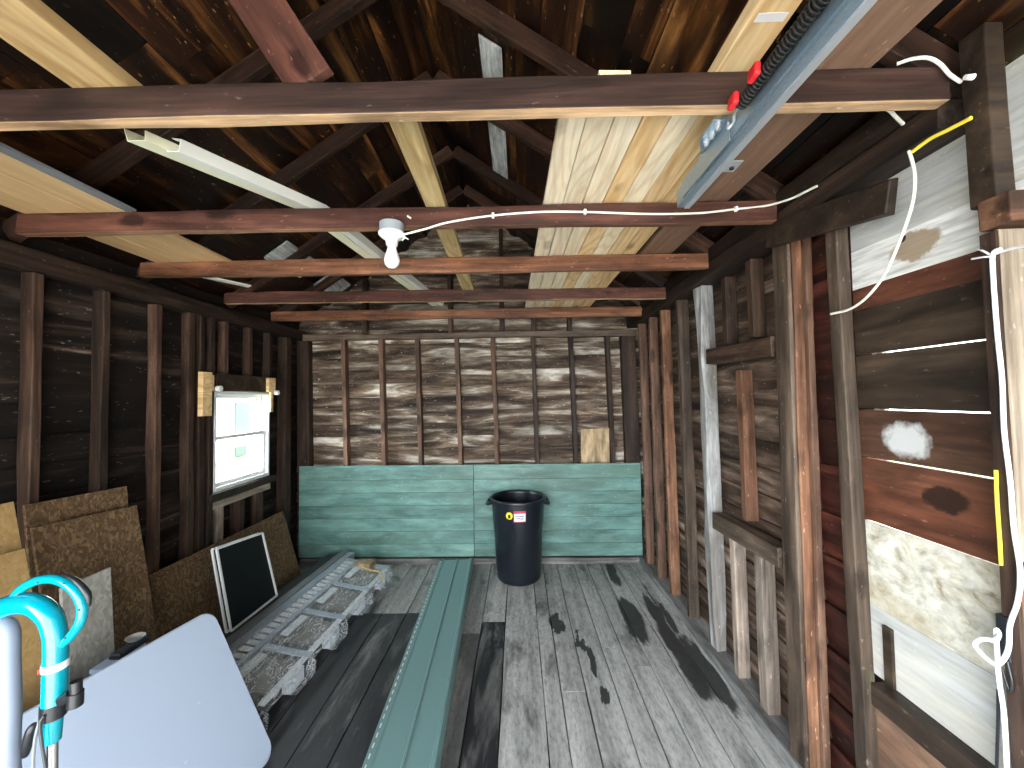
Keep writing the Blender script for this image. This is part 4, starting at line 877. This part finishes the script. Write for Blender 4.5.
# plastic wrapped bundle
wrp = empty('wrapped_bundle', (-1.52, 2.9, 0), 'clear plastic wrapped bundle of pale inserts lying beside the grey trim', 'bundle')
Y0, Y1 = 2.05, 3.74
def bx_(name, a, b, mat, par=wrp, bev=.004):
    m_ = MB(); m_.box(a, b); return shy(m_.build(name, mat, par, a, bevel=bev))
def topz(x): return .205-.19*(x+1.75)              # the pack's top falls towards the room
def plate_(name, x0, x1, y0, y1, dz, th, mat, bev=.002):
    m_ = MB(); m_.prism([(x0, y0, topz(x0)+dz), (x1, y0, topz(x1)+dz), (x1, y1, topz(x1)+dz), (x0, y1, topz(x0)+dz)], (0, 0, th)); return shy(m_.build(name, mat, wrp, ((x0+x1)/2, y0, topz(x1)), bevel=bev))
bx_('carton', (-1.70, Y0+.05, .004), (-1.52, Y1-.06, .10), 'board_grey')
for k in range(26): plate_('edge_slat', -1.742, -1.672, Y0+.05+k*.063, Y0+.088+k*.063, -.012, .010, 'slat')
plate_('side_rail', -1.665, -1.635, Y0+.03, Y1-.05, -.006, .010, 'trim_blue')
for k in range(4):
    y = Y0+.06+k*.415
    plate_('insert', -1.62, -1.40, y+.06, y+.33, -.035, .010, 'board_grey'); plate_('slat', -1.615, -1.565, y+.09, y+.31, -.014, .012, 'slat')
    plate_('cross_slat', -1.63, -1.33, y+.345, y+.395, -.010, .010, 'trim_blue'); bx_('foot', (-1.40, y+.20, .004), (-1.345, y+.33, .09), 'slat')
plate_('front_rail', -1.37, -1.335, Y0+.03, Y1-.03, -.012, .010, 'slat')
bx_('end_block', (-1.64, Y1-.10, .004), (-1.47, Y1+.03, .195), 'card')
m_ = MB(); m_.tube([(-1.55, Y1-.12, .180), (-1.44, Y1-.14, .158), (-1.36, Y1-.15, .14), (-1.325, Y1-.15, .05)], .006, n=6); shy(m_.build('strap', 'strap', wrp, (-1.4, Y1, .1)))
# clear film drawn tight over the pack, hanging lower at four feet along the room side
m_ = MB(); rg = []; nn = 130
for i in range(nn+1):
    y = Y0+(Y1-Y0)*i/nn; ph = (y-Y0-.06)/.415; fp = ph-math.floor(ph); foot = 1 if .42 < fp < .86 else 0
    edge = min(1, abs(fp-.42)/.06, abs(fp-.86)/.06); low = .008 if foot else .085
    jit = lambda k, a=.005: a*mnoise.noise((y*14, k*.8, 4))+a*.4*mnoise.noise((y*45, k*.8, 9))
    pr = [(-1.752, .01), (-1.754, .12), (-1.752, topz(-1.75)+.004)]+[(x, topz(x)+.012) for x in (-1.70, -1.64, -1.58, -1.52, -1.46, -1.40, -1.35)]+[(-1.315, topz(-1.33)-.012), (-1.308+.02*foot, .10), (-1.315+.02*foot, low+.01), (-1.345, low)]
    rg.append([(x+jit(k), y, max(.006, z+jit(k+20))) for k, (x, z) in enumerate(pr)])
vs = [v for r in rg for v in r]; n_ = len(rg[0]); fs = []
for i in range(nn):
    for k in range(n_-1): fs.append((i*n_+k, i*n_+k+1, (i+1)*n_+k+1, (i+1)*n_+k))
fs.append(tuple(range(n_))); fs.append(tuple(nn*n_+k for k in range(n_)))
m_.add(vs, fs); fo = shy(m_.build('plastic_wrap', 'film', wrp, (-1.42, 2.9, .1)))

# ------------------------------------------------------------------ folding table leaning on its edge
TA = P(213, 608, Z=.66); 
udir = Vector((-.20, -1, 0)).normalized(); nh_ = Vector((1, -.20, 0)).normalized()
ang = math.radians(31); vdir = nh_*math.sin(ang)-Vector((0, 0, 1))*math.cos(ang); nout = nh_*math.cos(ang)+Vector((0, 0, 1))*math.sin(ang)
TW = .66/math.cos(ang)-.008; TL = 1.22
def tp(s, t_, dz=0): return TA+udir*s+vdir*t_+nout*dz
def rrect(L, W, r, n=8):
    q = []
    for cx, cy, a0 in ((L-r, r, -90), (L-r, W-r, 0), (r, W-r, 90), (r, r, 180)):
        for k in range(n+1):
            a = math.radians(a0+90*k/n); q.append((cx+r*math.cos(a), cy+r*math.sin(a)))
    return q
ft = empty('folding_table', tp(TL/2, TW), 'white plastic folding table folded in half, leaning on edge in the left foreground', 'table')
def leaf(off, nm):
    outl = rrect(TL, TW, .065); ins = rrect(TL-.012, TW-.012, .062)
    rg = []
    for (o2, dz) in ((.006, off), (0, off-.006), (0, off-.032), (.006, off-.038)):
        base = outl if o2 == 0 else [(x+.006, y+.006) for x, y in ins]
        rg.append([tp(x-.0, y, dz) for x, y in base])
    m_ = MB(); m_.rings(rg); return m_.build(nm, 'white_plastic', ft, tp(TL/2, TW))
leaf(0, 'tabletop'); leaf(-.045, 'tabletop')
m_ = MB(); m_.tube([tp(.15, .1, -.042), tp(1.05, .1, -.042)], .004); m_.build('frame_rail', 'trim_grey', ft, tp(.2, .1, -.04))
for s, t_ in ((.33, .50), (.21, .34)):
    c = tp(s, t_, .0002); m_ = MB(); m_.prism([c+udir*(.008*math.cos(a))+vdir*(.005*math.sin(a)) for a in [2*math.pi*k/8 for k in range(8)]], nout*.0008); m_.build('scuff', 'slat', ft, c)

# tote, vent and tray between table and boards
c = P(98, 670, X=-1.78); ya, yb_ = c.y, P(140, 654, X=-1.78).y; zt = c.z
tb = empty('storage_tote', (-1.785, (ya+yb_)/2, 0), 'narrow pale blue plastic tote standing behind the folded table', 'tote')
m_ = MB(); m_.box((-1.815, ya+.004, .0), (-1.755, yb_-.004, zt-.02)); m_.build('tote_body', 'pale_blue', tb, tb.location, bevel=.006)
m_ = MB(); m_.box((-1.82, ya, zt-.02), (-1.75, yb_, zt)); m_.build('tote_rim', 'pale_blue', tb, tb.location, bevel=.004)
vt = empty('vent_cover', (-1.78, (ya+yb_)/2, zt), 'black slotted vent cover resting on the blue tote behind the table', 'vent')
m_ = MB(); m_.box((-1.80, ya+.06, zt+.0005), (-1.752, yb_+.02, zt+.012)); m_.build('vent_base', 'black', vt, vt.location, bevel=.003)
nf = 9
for k in range(nf):
    yy = ya+.066+(yb_-.048-ya-.01)*k/(nf-1)*.98
    m_ = MB(); m_.box((-1.797, yy, zt+.0125), (-1.755, yy+.007, zt+.024)); m_.build('fin', 'dark_trim', vt, (-1.78, yy, zt))
m_ = MB(); m_.lathe([(0, 0), (.026, 0), (.034, .010), (.037, .012), (.033, .013), (.025, .004), (0, .004)], 28, (-1.79, yb_-.015, zt+.0245)); tag(m_.build('round_tray', 'silver', origin=(-1.79, yb_-.015, zt+.0245), smooth=True), 'small silver round tray on the black vent cover behind the table', 'tray')

# ------------------------------------------------------------------ turquoise floor cleaner handle in the near left corner
YC = .75
def C_(px, py, dy=0): return P(px, py, Y=YC+dy)
fc = empty('floor_cleaner', (C_(50, 700).x, YC, 0), 'turquoise floor cleaner with looped handle and pale grey hose in the near left corner', 'vacuum')
def part(name, pts, rad, mat, n=16, par=fc, **k):
    m_ = MB(); m_.tube(pts, rad, n=n, **k); return m_.build(name, mat, par, pts[0], smooth=True)
part('elbow', [C_(-30, 640), C_(-14, 619), C_(8, 606), C_(32, 604), C_(49, 616), C_(55, 636), C_(55.5, 662)], [.020, .020, .0195, .019, .0185, .0175, .0175], 'teal', 20)
part('loop_handle', [C_(10, 604), C_(14, 597), C_(24, 587), C_(40, 580), (C_(58, 580)), C_(74, 590), C_(82, 606), C_(80, 622), C_(70, 637), C_(58, 648)], [.006, .0078, .0085, .0085, .0085, .0085, .0085, .0085, .008, .007], 'teal', 16)
part('rubber_grip', [C_(62, 574.5, .006), C_(76, 581, .006), C_(87, 594, .006), C_(89, 606, .006)], [.003, .006, .0065, .003], 'black', 12)
for px, py in ((18, 595), (38, 582.5), (64, 583.5), (79, 610), (65, 638)):
    c = C_(px, py, -.0086); m_ = MB(); m_.lathe([(0, 0), (.0018, 0), (.0018, .0015), (0, .002)], 8, c, 'Y'); m_.build('screw', 'dark_trim', fc, c)
part('sleeve', [C_(55.5, 664), C_(54.5, 702)], [.0182, .0182], 'teal', 20, smooth=False)
part('band', [C_(55.5, 661), C_(55.3, 668)], [.019, .019], 'white', 20, smooth=False)
part('collar', [C_(54, 702), C_(53, 716.5)], [.0188, .0188], 'black', 20, smooth=False)
kb = part('clamp_knob', [C_(76, 681, -.004), C_(76, 692, -.004), C_(75.5, 692, -.004), C_(75, 706, -.004)], [.009, .009, .0118, .0118], 'black', 16, smooth=False)
part('clamp_arm', [C_(62, 700, -.004), C_(72, 694, -.004)], [.010, .010], 'black', 10, smooth=False)
part('lower_sleeve', [C_(53, 716), C_(52, 741)], [.0145, .013], 'teal', 18, smooth=False)
pa = C_(52.5, 738)
part('steel_tube', [pa, (pa.x, pa.y+.02, .08)], .0078, 'chrome', 16, smooth=False)
part('hose', [C_(-14, 622), C_(7, 632) if False else C_(6, 628), C_(8, 660), C_(9, 710), C_(9, 780), C_(14, 860)+Vector((0, .02, 0)), Vector((pa.x-.02, YC+.02, .30)), Vector((pa.x, YC+.05, .09))], .0165, 'hose', 16)
part('lever', [C_(36, 723, -.01), C_(31, 730, -.014), C_(27, 745, -.014), C_(25, 756, -.012)], [.004, .0075, .008, .005], 'black', 12)
part('cord', [C_(44, 716, -.02), C_(40, 724, -.024), C_(42, 745, -.024), C_(46, 775, -.024), C_(46, 830, -.02)], .0025, 'dark_trim', 8)
part('cord', [C_(40, 720, -.02), C_(35, 740, -.022), C_(33, 770, -.022), C_(34, 830, -.02)], .0025, 'trim_grey', 8)
c = C_(38, 672, -.012); m_ = MB(); m_.box((c.x-.0, c.y-.002, c.z-.005), (c.x+.004, c.y+.004, c.z+.005)); m_.build('button', 'red', fc, c, bevel=.003)
m_ = MB(); rg = []
for (s, hh) in ((.0, .03), (.05, .085), (.16, .10), (.22, .06)): rg.append([(pa.x+u*.14, YC-.08+s, v*hh+.002) for u, v in ((-1, 0), (1, 0), (1, .7), (.7, 1), (-.7, 1), (-1, .7))])
m_.rings(rg); m_.build('floor_head', 'teal', fc, (pa.x, YC, 0), bevel=.008)
